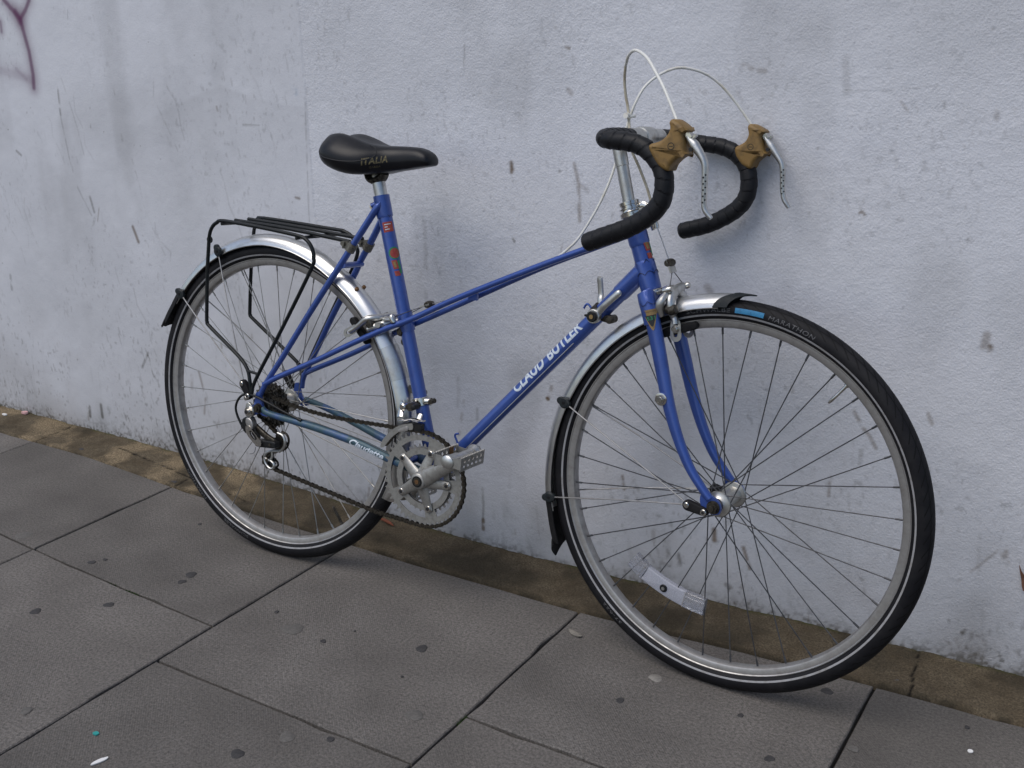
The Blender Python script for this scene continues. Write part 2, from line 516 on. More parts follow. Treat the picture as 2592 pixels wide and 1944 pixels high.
STROKES = [
([(-1.2595, 1.2065), (-1.2212, 1.1761), (-1.2004, 1.1579), (-1.1924, 1.1208), (-1.1829, 1.0754), (-1.1802, 1.0141), (-1.1844, 0.9811)],0.0109,1,'p'),
([(-1.153, 1.205), (-1.1734, 1.1806), (-1.2004, 1.1579)],0.0095,1,'p'),
([(-1.2162, 1.176), (-1.202, 1.1509)],0.0144,0.9,'p'),
([(-1.2868, 1.1514), (-1.2879, 1.1259)],0.0073,0.8,'p'),
([(-1.3184, 1.0242), (-1.2765, 1.0176), (-1.2187, 1.0083), (-1.19, 1.0006)],0.0173,0.35,'p'),
([(-1.248, 1.0285), (-1.2114, 1.0032)],0.0085,0.35,'p'),
([(-1.0836, 0.9956), (-1.0875, 0.9239), (-1.0821, 0.8723), (-1.0727, 0.7994), (-1.0548, 0.7262), (-1.0097, 0.649)],0.0035,0.35,'g'),
([(-1.0827, 0.9773), (-1.0848, 0.9137)],0.0047,0.45,'g'),
([(-1.0064, 0.6997), (-0.9963, 0.6598)],0.0058,0.7,'g'),
([(-0.8468, 0.6319), (-0.8319, 0.5931)],0.0067,0.8,'b'),
([(-1.4151, 0.4374), (-1.4198, 0.3949)],0.0077,0.5,'g'),
([(-0.8459, 0.2833), (-0.8778, 0.235)],0.0057,0.5,'g'),
([(-0.9982, 0.6414), (-1.0139, 0.6108)],0.0058,0.4,'g'),
([(-0.4143, 0.9137), (-0.3619, 0.9149)],0.0025,0.5,'g'),
([(-0.2452, 0.998), (-0.2426, 0.9745)],0.0152,0.4,'u'),
([(-0.2636, 0.7522), (-0.2515, 0.7503)],0.0038,0.8,'b'),
([(0.334, 0.8675), (0.3347, 0.8482)],0.0058,0.9,'b'),
([(0.462, 1.0962), (0.4698, 1.0941)],0.0040,0.9,'b'),
([(0.4668, 1.0156), (0.4739, 1.0098)],0.0072,0.4,'b'),
([(0.482, 0.8737), (0.4922, 0.8369), (0.4956, 0.7604)],0.0056,0.5,'b'),
([(0.4985, 0.8318), (0.5253, 0.8142)],0.0072,0.25,'b'),
([(0.4478, 0.8576), (0.4496, 0.8569)],0.0040,0.8,'g'),
([(0.3378, 0.7087), (0.3407, 0.704)],0.0042,0.9,'g'),
([(1.0502, 0.8213), (1.0554, 0.8245), (1.06, 0.8186)],0.0029,0.7,'b'),
([(1.2819, 0.6317), (1.2799, 0.6105), (1.2877, 0.6088)],0.0102,0.5,'b'),
([(1.2895, 0.6147), (1.2911, 0.6121)],0.0044,0.5,'b'),
([(0.8234, 1.0674), (0.8459, 1.0589), (0.8641, 1.0579)],0.0060,0.35,'b'),
([(1.0095, 1.029), (1.0822, 1.0295), (1.1575, 1.039)],0.0022,0.3,'g'),
([(1.1032, 1.0122), (1.12, 0.9922)],0.0029,0.4,'b'),
([(1.0053, 1.0795), (1.0112, 1.0245)],0.0101,0.3,'g'),
([(0.7753, 0.6563), (0.7822, 0.6478)],0.0108,0.4,'b'),
([(0.6114, 0.2343), (0.6176, 0.2068)],0.0042,0.7,'b'),
([(0.8193, 0.1613), (0.8213, 0.1396)],0.0074,0.9,'b'),
([(0.8812, 0.1414), (0.8997, 0.0958)],0.0049,0.8,'b'),
([(0.6895, 0.1297), (0.692, 0.1092)],0.0068,0.3,'b'),
([(0.8542, 0.0495), (0.8612, 0.046)],0.0084,0.6,'g'),
([(0.7223, 0.0948), (0.729, 0.0616)],0.0051,0.5,'g'),
([(0.7474, 0.0939), (0.7538, 0.0681)],0.0051,0.4,'g'),
([(1.1156, 0.1255), (1.1204, 0.0972)],0.0072,0.5,'g'),
([(1.0715, 0.4587), (1.0883, 0.4308), (1.1042, 0.4144), (1.1176, 0.393)],0.0046,0.55,'b'),
([(1.2016, 0.4746), (1.2101, 0.4582)],0.0052,0.5,'b'),
([(1.3552, 0.2419), (1.3621, 0.2282)],0.0100,0.6,'b'),
([(1.3561, 0.2561), (1.3137, 0.1996), (1.2769, 0.1559)],0.0031,0.3,'b'),
([(1.2875, 0.0319), (1.3077, 0.0698)],0.0057,0.5,'g'),
([(0.4307, 0.3974), (0.4278, 0.379), (0.4219, 0.3689)],0.0059,0.5,'b'),
([(0.42, 0.3704), (0.4239, 0.3684)],0.0043,0.9,'b'),
([(-1.1281, 0.0753), (-1.1299, 0.0479)],0.0087,0.8,'g'),
([(-1.0747, 0.0909), (-1.0747, 0.0543)],0.0086,0.7,'g'),
([(0.2693, 0.1367), (0.2749, 0.0935), (0.2743, 0.0585)],0.0045,0.5,'g'),
([(0.2755, 0.0638), (0.2761, 0.0419)],0.0064,0.9,'b'),
([(0.1891, 0.3757), (0.1903, 0.3097)],0.0080,0.3,'g'),
([(0.2039, 0.3311), (0.1959, 0.2435)],0.0054,0.3,'b'),
([(0.5948, 0.8231), (0.5967, 0.8155)],0.0039,0.5,'b'),
([(-0.6502, 0.2609), (-0.6337, 0.1969), (-0.6422, 0.1447)],0.0055,0.45,'b'),
([(-0.6792, 0.2451), (-0.6876, 0.1536)],0.0077,0.3,'b'),
([(-0.2112, 1.0574), (-0.2159, 0.9796)],0.0028,0.25,'g'),
([(-0.2143, 0.971), (-0.2212, 0.8284), (-0.2254, 0.6993)],0.0024,0.45,'g'),
([(0.1107, 0.7278), (0.1063, 0.549)],0.0070,0.25,'g'),
([(0.3397, 0.8614), (0.3396, 0.8534)],0.0050,0.5,'b'),
([(-1.301, 0.8065), (-1.2824, 0.7955)],0.0049,0.7,'g'),
([(-0.0851, 0.7112), (-0.0808, 0.6888)],0.0055,0.3,'b'),
([(-0.5581, 0.351), (-0.5566, 0.3405)],0.0042,0.5,'b'),
]

def build_wall():
    step = 0.003
    xs = np.arange(-1.80, 1.72, step); zs = np.arange(-0.03, 1.26, step)
    nx, nz = len(xs), len(zs)
    X, Z = np.meshgrid(xs, zs)
    und = (fbm(X, Z, 0.30, 3, 3) - 0.5) * 0.006 + (fbm(X, Z, 0.05, 9, 3) - 0.5) * 0.0016
    rough = np.where(X > -0.2065 - 0.006 * Z, 1.0, 0.40) * (0.75 + 0.5 * fbm(X, Z, 0.25, 5, 2))
    und += (fbm(X, Z, 0.009, 33, 2) - 0.5) * 0.0007 * rough
    und += np.where(X > -0.2065 - 0.02 * (Z - 0.7), 0.0, -0.0012)          # the two render coats meet at a vertical seam
    Y = wall_y(X, Z) + und
    # ---- dirt: g grey grime, br brown stain, pu purple spray paint
    edge = fbm(X, Z, 0.05, 61, 3)
    g = 0.13 * sstep(fbm(X, Z, 0.42, 11, 5), 0.42, 0.72)
    g += 0.16 * sstep(fbm(X, Z * 0.35, 0.12, 21, 4), 0.52, 0.80)             # faint run-downs
    speck = fbm(X + 0.2 * Z, Z * 0.55, 0.007, 41, 2)
    cloud = fbm(X, Z, 0.16, 47, 3)
    g += 0.22 * sstep(speck, 0.66, 0.84) * sstep(cloud, 0.40, 0.72)
    low = np.clip(1 - Z / 0.45, 0, 1)
    g += 0.20 * low ** 1.5 * (0.4 + 0.9 * fbm(X, Z, 0.20, 71, 4))
    band = np.exp(-np.clip(Z, 0, 9) / (0.007 + 0.034 * fbm(X, Z * 0.2, 0.14, 77, 3) ** 1.5))
    g += band * (0.30 + 0.75 * sstep(fbm(X, Z, 0.007, 81, 3), 0.42, 0.66))
    g += 0.16 * low * sstep(speck, 0.62, 0.80) * sstep(cloud, 0.35, 0.6)
    run = fbm(X + 0.03 * np.sin(Z * 9), Z * 0.12, 0.010, 111, 3)
    g += 0.14 * low ** 1.3 * sstep(run, 0.60, 0.78) * sstep(fbm(X, Z, 0.09, 117, 3), 0.45, 0.62)
    br = 0.14 * low * sstep(fbm(X, Z, 0.11, 91, 4), 0.40, 0.75)
    g += 0.10 * np.clip(1 - Z / 0.8, 0, 1)
    br += 0.22 * band * fbm(X, Z, 0.06, 97, 3)
    # patched lighter rectangle left of the seam, greyer below its ragged lower edge
    zl = 0.985 + 0.012 * np.sin(X * 9) + 0.03 * (fbm(X, Z * 0 + 1, 0.12, 13, 2) - 0.5) - 0.10 * sstep(-X, 0.45, 0.95)
    inpatch = sstep(X, -1.05, -0.5) * (X < -0.2065 - 0.01 * (Z - 0.7))
    g += 0.10 * inpatch * sstep(zl - Z, 0.0, 0.012) * sstep(Z, 0.62, 0.95)
    sw = sstep(X, -1.15, -0.95) * (1 - sstep(X, -0.75, -0.4)) * np.exp(-((Z - 0.93 - 0.25 * (X + 0.9)) / 0.07) ** 2)
    g += 0.12 * sw
    pu = np.zeros_like(g); bl = np.zeros_like(g)
    nz1 = fbm(X, Z, 0.018, 101, 3)
    def stroke(pts, wd, st, kind):
        p = np.array(pts)
        x0, x1 = p[:, 0].min() - 3 * wd, p[:, 0].max() + 3 * wd
        z0, z1 = p[:, 1].min() - 3 * wd, p[:, 1].max() + 3 * wd
        i0, i1 = np.searchsorted(xs, (x0, x1)); j0, j1 = np.searchsorted(zs, (z0, z1))
        if i1 <= i0 or j1 <= j0: return
        sx, sz = X[j0:j1, i0:i1], Z[j0:j1, i0:i1]
        d = np.full(sx.shape, 9.0)
        for a, b in zip(p, p[1:]):
            ab = b - a; L = max(ab @ ab, 1e-9)
            t = np.clip(((sx - a[0]) * ab[0] + (sz - a[1]) * ab[1]) / L, 0, 1)
            d = np.minimum(d, np.hypot(sx - a[0] - t * ab[0], sz - a[1] - t * ab[1]))
        nn = nz1[j0:j1, i0:i1]
        if kind == 'p':
            q = np.maximum(0.82 * st * np.exp(-(d / (wd * 0.95)) ** 2.6), 0.42 * st * np.exp(-(d / (wd * 1.9)) ** 2))
            pu[j0:j1, i0:i1] = 1 - (1 - pu[j0:j1, i0:i1]) * (1 - q)
            return
        q = st * (1 - sstep(d, 0.25 * wd, 0.95 * wd + 0.001)) * sstep(nn + 0.25 * st, 0.38, 0.62)
        if kind == 'g': g[j0:j1, i0:i1] += 0.75 * q
        elif kind == 'b':
            br[j0:j1, i0:i1] += 0.8 * q; g[j0:j1, i0:i1] += 0.25 * q
        else: bl[j0:j1, i0:i1] += q
    for s in STROKES: stroke(*s)
    rs = np.random.RandomState(5)
    for _ in range(70):                                                   # small splashes and run-downs, mostly low
        x = rs.uniform(-1.7, 1.6); z = 1.2 * rs.rand() ** 2.2; L = 0.008 + 0.05 * rs.rand() ** 2
        dx = rs.normal(0, 0.12) * L
        stroke([(x, z + L), (x + dx, z)], 0.0018 + 0.004 * rs.rand(), 0.18 + 0.3 * rs.rand(), 'g' if rs.rand() < 0.6 else 'b')
    for _ in range(120):
        x = rs.uniform(-1.7, 1.6); z = 1.25 * rs.rand()
        stroke([(x, z), (x + 0.001, z)], 0.0016 + 0.0022 * rs.rand() ** 2, 0.3 + 0.35 * rs.rand(), 'g')
    for _ in range(26):                                                    # hairline scratches on the left half
        x = rs.uniform(-1.45, -0.2); z = rs.uniform(0.1, 1.0); L = rs.uniform(0.06, 0.25)
        pts = [(x + rs.normal(0, 0.01) + 0.08 * L * k, z + L * (1 - k / 4)) for k in range(5)]
        stroke(pts, 0.0026, rs.uniform(0.1, 0.3), 'g')
    # ---- mesh: fine sheet in view, plain wall round it, with a back so that it has depth
    n = nx * nz
    co = np.stack([X, Y, Z], -1).reshape(-1, 3)
    idx = np.arange(n).reshape(nz, nx)
    q = np.stack([idx[:-1, :-1], idx[:-1, 1:], idx[1:, 1:], idx[1:, :-1]], -1).reshape(-1, 4)
    xl, xr, zb, zt = xs[0], xs[-1], zs[0], zs[-1]
    WX, WZ, BK = 9.0, 2.3, 0.26
    ex = [(-WX, WALL_Y, zb), (xl, WALL_Y, zb), (xl, WALL_Y, zt), (-WX, WALL_Y, zt), (xr, WALL_Y, zb), (WX, WALL_Y, zb), (WX, WALL_Y, zt), (xr, WALL_Y, zt),
          (-WX, WALL_Y, WZ), (xl, WALL_Y, WZ), (xr, WALL_Y, WZ), (WX, WALL_Y, WZ),
          (-WX, BK, zb), (WX, BK, zb), (WX, BK, WZ), (-WX, BK, WZ)]
    eq = [(0, 1, 2, 3), (4, 5, 6, 7), (3, 2, 9, 8), (2, 7, 10, 9), (7, 6, 11, 10), (13, 12, 15, 14), (8, 9, 10, 11), (8, 11, 14, 15), (0, 3, 8, 15), (0, 15, 12, 0), (5, 13, 14, 11), (5, 11, 6, 5)]
    eq = [(0, 1, 2, 3), (4, 5, 6, 7), (3, 2, 9, 8), (2, 7, 10, 9), (7, 6, 11, 10), (13, 12, 15, 14), (8, 11, 14, 15), (0, 8, 15, 12), (5, 13, 14, 11)]
    co = np.vstack([co, np.array(ex)])
    q = np.vstack([q, np.array(eq) + n])
    me = bpy.data.meshes.new('wall')
    me.vertices.add(len(co)); me.vertices.foreach_set('co', co.astype(np.float32).ravel())
    me.loops.add(q.size); me.loops.foreach_set('vertex_index', q.astype(np.int32).ravel())
    me.polygons.add(len(q)); me.polygons.foreach_set('loop_start', (np.arange(len(q)) * 4).astype(np.int32))
    sm = np.ones(len(q), bool); sm[-len(eq):] = False
    me.polygons.foreach_set('use_smooth', sm)
    me.update(calc_edges=True)
    def attr(name, arr, pad=0.0):
        a = me.attributes.new(name, 'FLOAT', 'POINT')
        a.data.foreach_set('value', np.concatenate([arr.ravel(), np.full(len(ex), pad)]).astype(np.float32))
    attr('grime', np.clip(g, 0, 1.2)); attr('brown', np.clip(br, 0, 1)); attr('spray', np.clip(pu, 0, 1)); attr('bluish', np.clip(bl, 0, 1)); attr('coarse', rough, 1.0)
    m, nd, l, b = new_mat('painted_render')
    def at(nm):
        t = nd.new('ShaderNodeAttribute'); t.attribute_name = nm
        return t.outputs['Fac']
    tc = nd.new('ShaderNodeTexCoord').outputs['Object']
    t1 = noise(nd, l, tc, 1.7, 6, 0.6)
    r1 = ramp(nd, l, t1.outputs['Fac'], 0.3, 0.7)
    c = mixc(nd, l, r1.outputs[0], WALL_A, WALL_B)
    t2 = noise(nd, l, tc, 210, 3, 0.6)
    r2 = ramp(nd, l, t2.outputs['Fac'], 0.60, 0.80)
    mm = nd.new('ShaderNodeMath'); mm.operation = 'MULTIPLY'; mm.inputs[1].default_value = 0.22
    l.new(r2.outputs[0], mm.inputs[0])
    c = mixc(nd, l, mm.outputs[0], c, (0.20, 0.20, 0.21))
    c = mixc(nd, l, at('bluish'), c, (0.28, 0.38, 0.50))
    c = mixc(nd, l, at('grime'), c, (0.150, 0.148, 0.142))
    c = mixc(nd, l, at('brown'), c, (0.14, 0.095, 0.055))
    c = mixc(nd, l, at('spray'), c, (0.115, 0.036, 0.095))
    l.new(c, b.inputs['Base Color'])
    b.inputs['Roughness'].default_value = 0.78
    b.inputs['Specular IOR Level'].default_value = 0.25
    t3 = noise(nd, l, tc, 190, 5, 0.68)
    t4 = nd.new('ShaderNodeTexVoronoi'); t4.inputs['Scale'].default_value = 230; l.new(tc, t4.inputs['Vector'])
    ad = nd.new('ShaderNodeMath'); ad.operation = 'ADD'
    l.new(t3.outputs['Fac'], ad.inputs[0]); 
    m4 = nd.new('ShaderNodeMath'); m4.operation = 'MULTIPLY'; m4.inputs[1].default_value = 0.35
    l.new(t4.outputs['Distance'], m4.inputs[0]); l.new(m4.outputs[0], ad.inputs[1])
    bp = nd.new('ShaderNodeBump'); bp.inputs['Distance'].default_value = 0.0030
    ms = nd.new('ShaderNodeMath'); ms.operation = 'MULTIPLY'; ms.inputs[1].default_value = 0.40
    l.new(at('coarse'), ms.inputs[0]); l.new(ms.outputs[0], bp.inputs['Strength'])
    l.new(ad.outputs[0], bp.inputs['Height']); l.new(bp.outputs[0], b.inputs['Normal'])
    o = link('wall', me, m)
    return tag(o, 'long white rendered wall with grime along its foot, behind the blue bicycle', 'wall', None, 'thing')
WALL_A, WALL_B = (0.675, 0.692, 0.745), (0.615, 0.630, 0.672)
wall = build_wall()

# ------------------------------------------------------------------ ground and pavement
gm = MB().add([(-150, -150, -0.045), (150, -150, -0.045), (150, 150, -0.045), (-150, 150, -0.045)], [(0, 1, 2, 3)])
MAT['earth'] = M('ground_tarmac', (0.055, 0.053, 0.050), 0.9, 0, (0.035, 0.034, 0.033), 6, (0.4, 0.7))
tag(gm.build('ground', 'earth'), kind='structure')
MAT['joint'] = M('dark_joint_sand', (0.012, 0.011, 0.010), 0.95, 0, (0.022, 0.019, 0.014), 120, (0.5, 0.7), None, 0.4, 400)
pm = MB()
box(pm, (0, -1.80, -0.0285), (1, 0, 0), (0, 1, 0), (0, 0, 1), 4.5, 1.86, 0.0145)
pavement = tag(pm.build('pavement', 'joint'), kind='structure')

def slab_material():
    m, n, l, b = new_mat('concrete_slab')
    tc = n.new('ShaderNodeTexCoord').outputs['Object']
    oi = n.new('ShaderNodeObjectInfo')
    va = n.new('ShaderNodeVectorMath'); va.operation = 'ADD'
    sc = n.new('ShaderNodeVectorMath'); sc.operation = 'SCALE'; sc.inputs['Scale'].default_value = 7.0
    cb = n.new('ShaderNodeCombineXYZ')
    l.new(oi.outputs['Random'], cb.inputs[0]); l.new(oi.outputs['Random'], cb.inputs[1])
    l.new(cb.outputs[0], sc.inputs[0]); l.new(sc.outputs[0], va.inputs[0]); l.new(tc, va.inputs[1])
    co = va.outputs[0]
    big = ramp(n, l, noise(n, l, co, 5.5, 6, 0.6).outputs['Fac'], 0.33, 0.68)
    c = mixc(n, l, big.outputs[0], SLAB_A, SLAB_B)
    tone = n.new('ShaderNodeMapRange'); tone.inputs[3].default_value, tone.inputs[4].default_value = 0.76, 1.18
    l.new(oi.outputs['Random'], tone.inputs[0])
    hs = n.new('ShaderNodeHueSaturation'); l.new(tone.outputs[0], hs.inputs['Value']); l.new(c, hs.inputs['Color'])
    c = hs.outputs[0]
    fine = ramp(n, l, noise(n, l, co, 190, 5, 0.8).outputs['Fac'], 0.33, 0.62)
    c = mixc(n, l, fine.outputs[0], (0.062, 0.058, 0.052), c)
    pale = ramp(n, l, noise(n, l, co, 420, 2, 0.5).outputs['Fac'], 0.66, 0.74)
    pm_ = n.new('ShaderNodeMath'); pm_.operation = 'MULTIPLY'; pm_.inputs[1].default_value = 0.5; l.new(pale.outputs[0], pm_.inputs[0])
    c = mixc(n, l, pm_.outputs[0], c, (0.30, 0.29, 0.27))
    dk = ramp(n, l, noise(n, l, co, 22, 6, 0.65).outputs['Fac'], 0.52, 0.76)
    dm = n.new('ShaderNodeMath'); dm.operation = 'MULTIPLY'; dm.inputs[1].default_value = 0.45; l.new(dk.outputs[0], dm.inputs[0])
    c = mixc(n, l, dm.outputs[0], c, (0.075, 0.070, 0.064))
    # moulded pimple grid, worn away in places
    sx = n.new('ShaderNodeSeparateXYZ'); l.new(tc, sx.inputs[0])
    def sn(sock):
        a = n.new('ShaderNodeMath'); a.operation = 'MULTIPLY'; a.inputs[1].default_value = 2 * math.pi / 0.0058; l.new(sock, a.inputs[0])
        s = n.new('ShaderNodeMath'); s.operation = 'SINE'; l.new(a.outputs[0], s.inputs[0]); return s.outputs[0]
    mu = n.new('ShaderNodeMath'); mu.operation = 'MULTIPLY'; l.new(sn(sx.outputs[0]), mu.inputs[0]); l.new(sn(sx.outputs[1]), mu.inputs[1])
    wear = ramp(n, l, noise(n, l, co, 4.0, 3).outputs['Fac'], 0.40, 0.62)
    mw = n.new('ShaderNodeMath'); mw.operation = 'MULTIPLY'; l.new(mu.outputs[0], mw.inputs[0]); l.new(wear.outputs[0], mw.inputs[1])
    pit = n.new('ShaderNodeMath'); pit.operation = 'MULTIPLY'; pit.inputs[1].default_value = 0.30; l.new(mw.outputs[0], pit.inputs[0])
    ab = n.new('ShaderNodeMath'); ab.operation = 'MAXIMUM'; ab.inputs[1].default_value = 0; l.new(pit.outputs[0], ab.inputs[0])
    c = mixc(n, l, ab.outputs[0], c, (0.05, 0.048, 0.046))
    l.new(c, b.inputs['Base Color'])
    b.inputs['Roughness'].default_value = 0.82
    b.inputs['Specular IOR Level'].default_value = 0.3
    hh = n.new('ShaderNodeMath'); hh.operation = 'MULTIPLY_ADD'; hh.inputs[1].default_value = -0.55
    l.new(mw.outputs[0], hh.inputs[0]); l.new(fine.outputs[0], hh.inputs[2])
    bp = n.new('ShaderNodeBump'); bp.inputs['Strength'].default_value = 0.55; bp.inputs['Distance'].default_value = 0.0012
    l.new(hh.outputs[0], bp.inputs['Height']); l.new(bp.outputs[0], b.inputs['Normal'])
    return m
SLAB_A, SLAB_B = (0.150, 0.137, 0.126), (0.238, 0.219, 0.202)
MAT['slab'] = slab_material()

def make_slab(x0, x1, ytop, ybot, rs):
    """ytop: function of x (edge nearest the wall) or a number"""
    g = 0.0029
    pts = []
    nx_, ny_ = max(2, int((x1 - x0) / 0.045)), max(2, int(abs((ybot if not callable(ybot) else ybot(x0)) - (ytop if not callable(ytop) else ytop(x0))) / 0.045))
    ft = ytop if callable(ytop) else (lambda x: ytop)
    fb = ybot if callable(ybot) else (lambda x: ybot)
    for i in range(nx_): x = x0 + g + (x1 - x0 - 2 * g) * i / nx_; pts.append((x, fb(x) + g))
    for i in range(ny_): y = fb(x1) + g + (ft(x1) - fb(x1) - 2 * g) * i / ny_; pts.append((x1 - g, y))
    for i in range(nx_): x = x1 - g - (x1 - x0 - 2 * g) * i / nx_; pts.append((x, ft(x) - g))
    for i in range(ny_): y = ft(x0) - g - (ft(x0) - fb(x0) - 2 * g) * i / ny_; pts.append((x0 + g, y))
    pts = [(x + rs.normal(0, 0.0005) , y + rs.normal(0, 0.0005)) for x, y in pts]
    for _ in range(rs.randint(1, 4)):                                       # chipped arrises
        k = rs.randint(len(pts)); cx, cy = (x0 + x1) / 2, (fb(x0) + ft(x0)) / 2
        d = Vector((cx - pts[k][0], cy - pts[k][1])).normalized() * rs.uniform(0.002, 0.005)
        pts[k] = (pts[k][0] + d.x, pts[k][1] + d.y)
    ox, oy = (x0 + x1) / 2, (fb((x0 + x1) / 2) + ft((x0 + x1) / 2)) / 2
    pts = [(x - ox, y - oy) for x, y in pts]
    q = inset(pts, 0.0020)
    n = len(pts)
    tri = tessellate_polygon([[Vector((x, y, 0)) for x, y in q]])
    vs = [(x, y, -0.030) for x, y in pts] + [(x, y, -0.0022) for x, y in pts] + [(x, y, 0.0) for x, y in q]
    fs = [(i, (i + 1) % n, n + (i + 1) % n, n + i) for i in range(n)]
    fs += [(n + i, n + (i + 1) % n, 2 * n + (i + 1) % n, 2 * n + i) for i in range(n)]
    fs += [tuple(2 * n + i for i in t) for t in tri]
    o = MB().add(vs, fs).build('paving_slab', 'slab', pavement, None, 30)
    z = rs.uniform(-0.0008, 0.0004)
    o.location = (ox, oy, z)
    o.rotation_euler = (rs.normal(0, 0.0006), rs.normal(0, 0.0006), 0)
rs_ = np.random.RandomState(12)
P = 0.6045
cols = [(-1.814 - P * 2, -1.814 - P, -0.62), (-1.814 - P, -1.814, -0.45), (-1.812, -1.2075, -0.55), (-1.2075, -0.607, None), (-0.607, 0.004, None), (0.004, 0.608, -0.749), (0.608, 1.192, -0.5955),
        (1.192, 1.797, -0.700), (1.797, 1.797 + P, -0.56), (1.797 + P, 1.797 + 2 * P, -0.70)]
P2 = lambda x: float(np.interp(x, [-1.3, -0.75, -0.615, -0.504, -0.259, 0.01], [-0.548, -0.559, -0.570, -0.578, -0.592, -0.604]))
for x0, x1, y1 in cols:
    rows = [slab_edge, P2 if y1 is None else y1]
    yb = -0.585 if y1 is None else y1
    for k in range(1, 5): rows.append(yb - P * k)
    for a, b_ in zip(rows, rows[1:]):
        make_slab(x0, x1, (lambda x, f=a: float(f(x))) if callable(a) else a, b_, rs_)

# cement fillet between the slabs and the wall, uneven, mossy and cracked
def build_strip():
    nxs, nys = 900, 44
    xs = np.linspace(-2.2, 2.2, nxs)
    t = np.linspace(0, 1, nys)
    X = np.repeat(xs[None], nys, 0); T = np.repeat(t[:, None], nxs, 1)
    rag = (fbm(xs, xs * 0, 0.06, 201, 4) - 0.5) * 0.016 - 0.003
    over = 0.016 * sstep(-xs, 0.45, 0.75) * (fbm(xs, xs * 0, 0.09, 207, 3))
    y0 = slab_edge(xs) + 0.001 - np.clip(rag, -0.004, 0.006) * sstep(xs, -0.5, -0.3) - over
    y1 = wall_foot(xs) + 0.02
    Y = y0[None] * (1 - T) + y1[None] * T
    h = 0.0015 + 0.004 * T ** 2 + (fbm(X, Y, 0.06, 211, 4) - 0.5) * 0.006 + (fbm(X, Y, 0.008, 215, 2) - 0.5) * 0.0022
    h += 0.004 * np.exp(-(T - 0.86) ** 2 / 0.004) * fbm(X, Y, 0.03, 221, 3)
    h = np.where(T < 0.06, h * T / 0.06 - 0.012 * (1 - T / 0.06), h)
    h = np.maximum(h, -0.012)
    crack = np.zeros_like(X)
    for pts in ([(1.233, 0.02), (1.234, 0.0), (1.243, -0.03), (1.239, -0.06), (1.251, -0.105), (1.25, -0.15)], [(-0.66, 0.02), (-0.62, -0.06), (-0.60, -0.16)],
                [(-1.21, 0.0), (-1.20, -0.14)], [(-0.95, -0.045), (-0.75, -0.072), (-0.55, -0.10), (-0.35, -0.13)]):
        p = np.array(pts)
        d = np.full(X.shape, 9.)
        for a, b in zip(p, p[1:]):
            ab = b - a; L = ab @ ab
            s = np.clip(((X - a[0]) * ab[0] + (Y - a[1]) * ab[1]) / L, 0, 1)
            d = np.minimum(d, np.hypot(X - a[0] - s * ab[0], Y - a[1] - s * ab[1]))
        d = d + (fbm(X, Y, 0.02, 231, 3) - 0.5) * 0.008
        crack = np.maximum(crack, 1 - sstep(np.abs(d), 0.0006, 0.003))
    h -= crack * 0.003
    foot = sstep(T, 0.80, 0.90) * (1 - sstep(T, 0.97, 1.0)) * fbm(X, Y, 0.05, 241, 3)
    n = nxs * nys
    co = np.stack([X, Y, h], -1).reshape(-1, 3)
    idx = np.arange(n).reshape(nys, nxs)
    q = np.stack([idx[:-1, :-1], idx[:-1, 1:], idx[1:, 1:], idx[1:, :-1]], -1).reshape(-1, 4)
    me = bpy.data.meshes.new('cement_strip')
    me.from_pydata(co.tolist(), [], q.tolist())
    for p in me.polygons: p.use_smooth = True
    a = me.attributes.new('crack', 'FLOAT', 'POINT'); a.data.foreach_set('value', crack.astype(np.float32).ravel())
    mo = np.clip(1.5 * foot * sstep(fbm(X, Y, 0.02, 251, 3), 0.42, 0.62) , 0, 1)
    a = me.attributes.new('moss', 'FLOAT', 'POINT'); a.data.foreach_set('value', mo.astype(np.float32).ravel())
    dk = np.clip(sstep(T, 0.84, 0.93) * 0.9 + 0.75 * (1 - sstep(T, 0.02, 0.10)) * sstep(fbm(X, Y, 0.03, 261, 3), 0.35, 0.6), 0, 1)
    dk = np.maximum(dk, 0.55 * sstep(fbm(X, Y, 0.13, 263, 4), 0.55, 0.76))
    a = me.attributes.new('soil', 'FLOAT', 'POINT'); a.data.foreach_set('value', dk.astype(np.float32).ravel())
    yl = sstep(fbm(X, Y, 0.10, 271, 4), 0.45, 0.66) * (0.12 + 0.88 * (1 - sstep(X, -0.5, 0.1)))
    a = me.attributes.new('ochre', 'FLOAT', 'POINT'); a.data.foreach_set('value', yl.astype(np.float32).ravel())
    m, nd, l, b = new_mat('mossy_cement')
    def at(nm):
        x = nd.new('ShaderNodeAttribute'); x.attribute_name = nm; return x.outputs['Fac']
    tc = nd.new('ShaderNodeTexCoord').outputs['Object']
    r = ramp(nd, l, noise(nd, l, tc, 14, 6, 0.65).outputs['Fac'], 0.35, 0.68)
    c = mixc(nd, l, r.outputs[0], (0.105, 0.080, 0.050), (0.215, 0.175, 0.118))
    c = mixc(nd, l, at('ochre'), c, (0.40, 0.31, 0.195))
    f = ramp(nd, l, noise(nd, l, tc, 260, 4, 0.7).outputs['Fac'], 0.32, 0.70)
    c = mixc(nd, l, f.outputs[0], (0.060, 0.048, 0.032), c)
    c = mixc(nd, l, at('soil'), c, (0.030, 0.026, 0.018))
    c = mixc(nd, l, at('moss'), c, (0.060, 0.066, 0.018))
    c = mixc(nd, l, at('crack'), c, (0.012, 0.010, 0.008))
    l.new(c, b.inputs['Base Color'])
    b.inputs['Roughness'].default_value = 0.9; b.inputs['Specular IOR Level'].default_value = 0.2
    bp = nd.new('ShaderNodeBump'); bp.inputs['Strength'].default_value = 0.7; bp.inputs['Distance'].default_value = 0.0025
    l.new(f.outputs[0], bp.inputs['Height']); l.new(bp.outputs[0], b.inputs['Normal'])
    link('cement_strip', me, m, pavement)
build_strip()

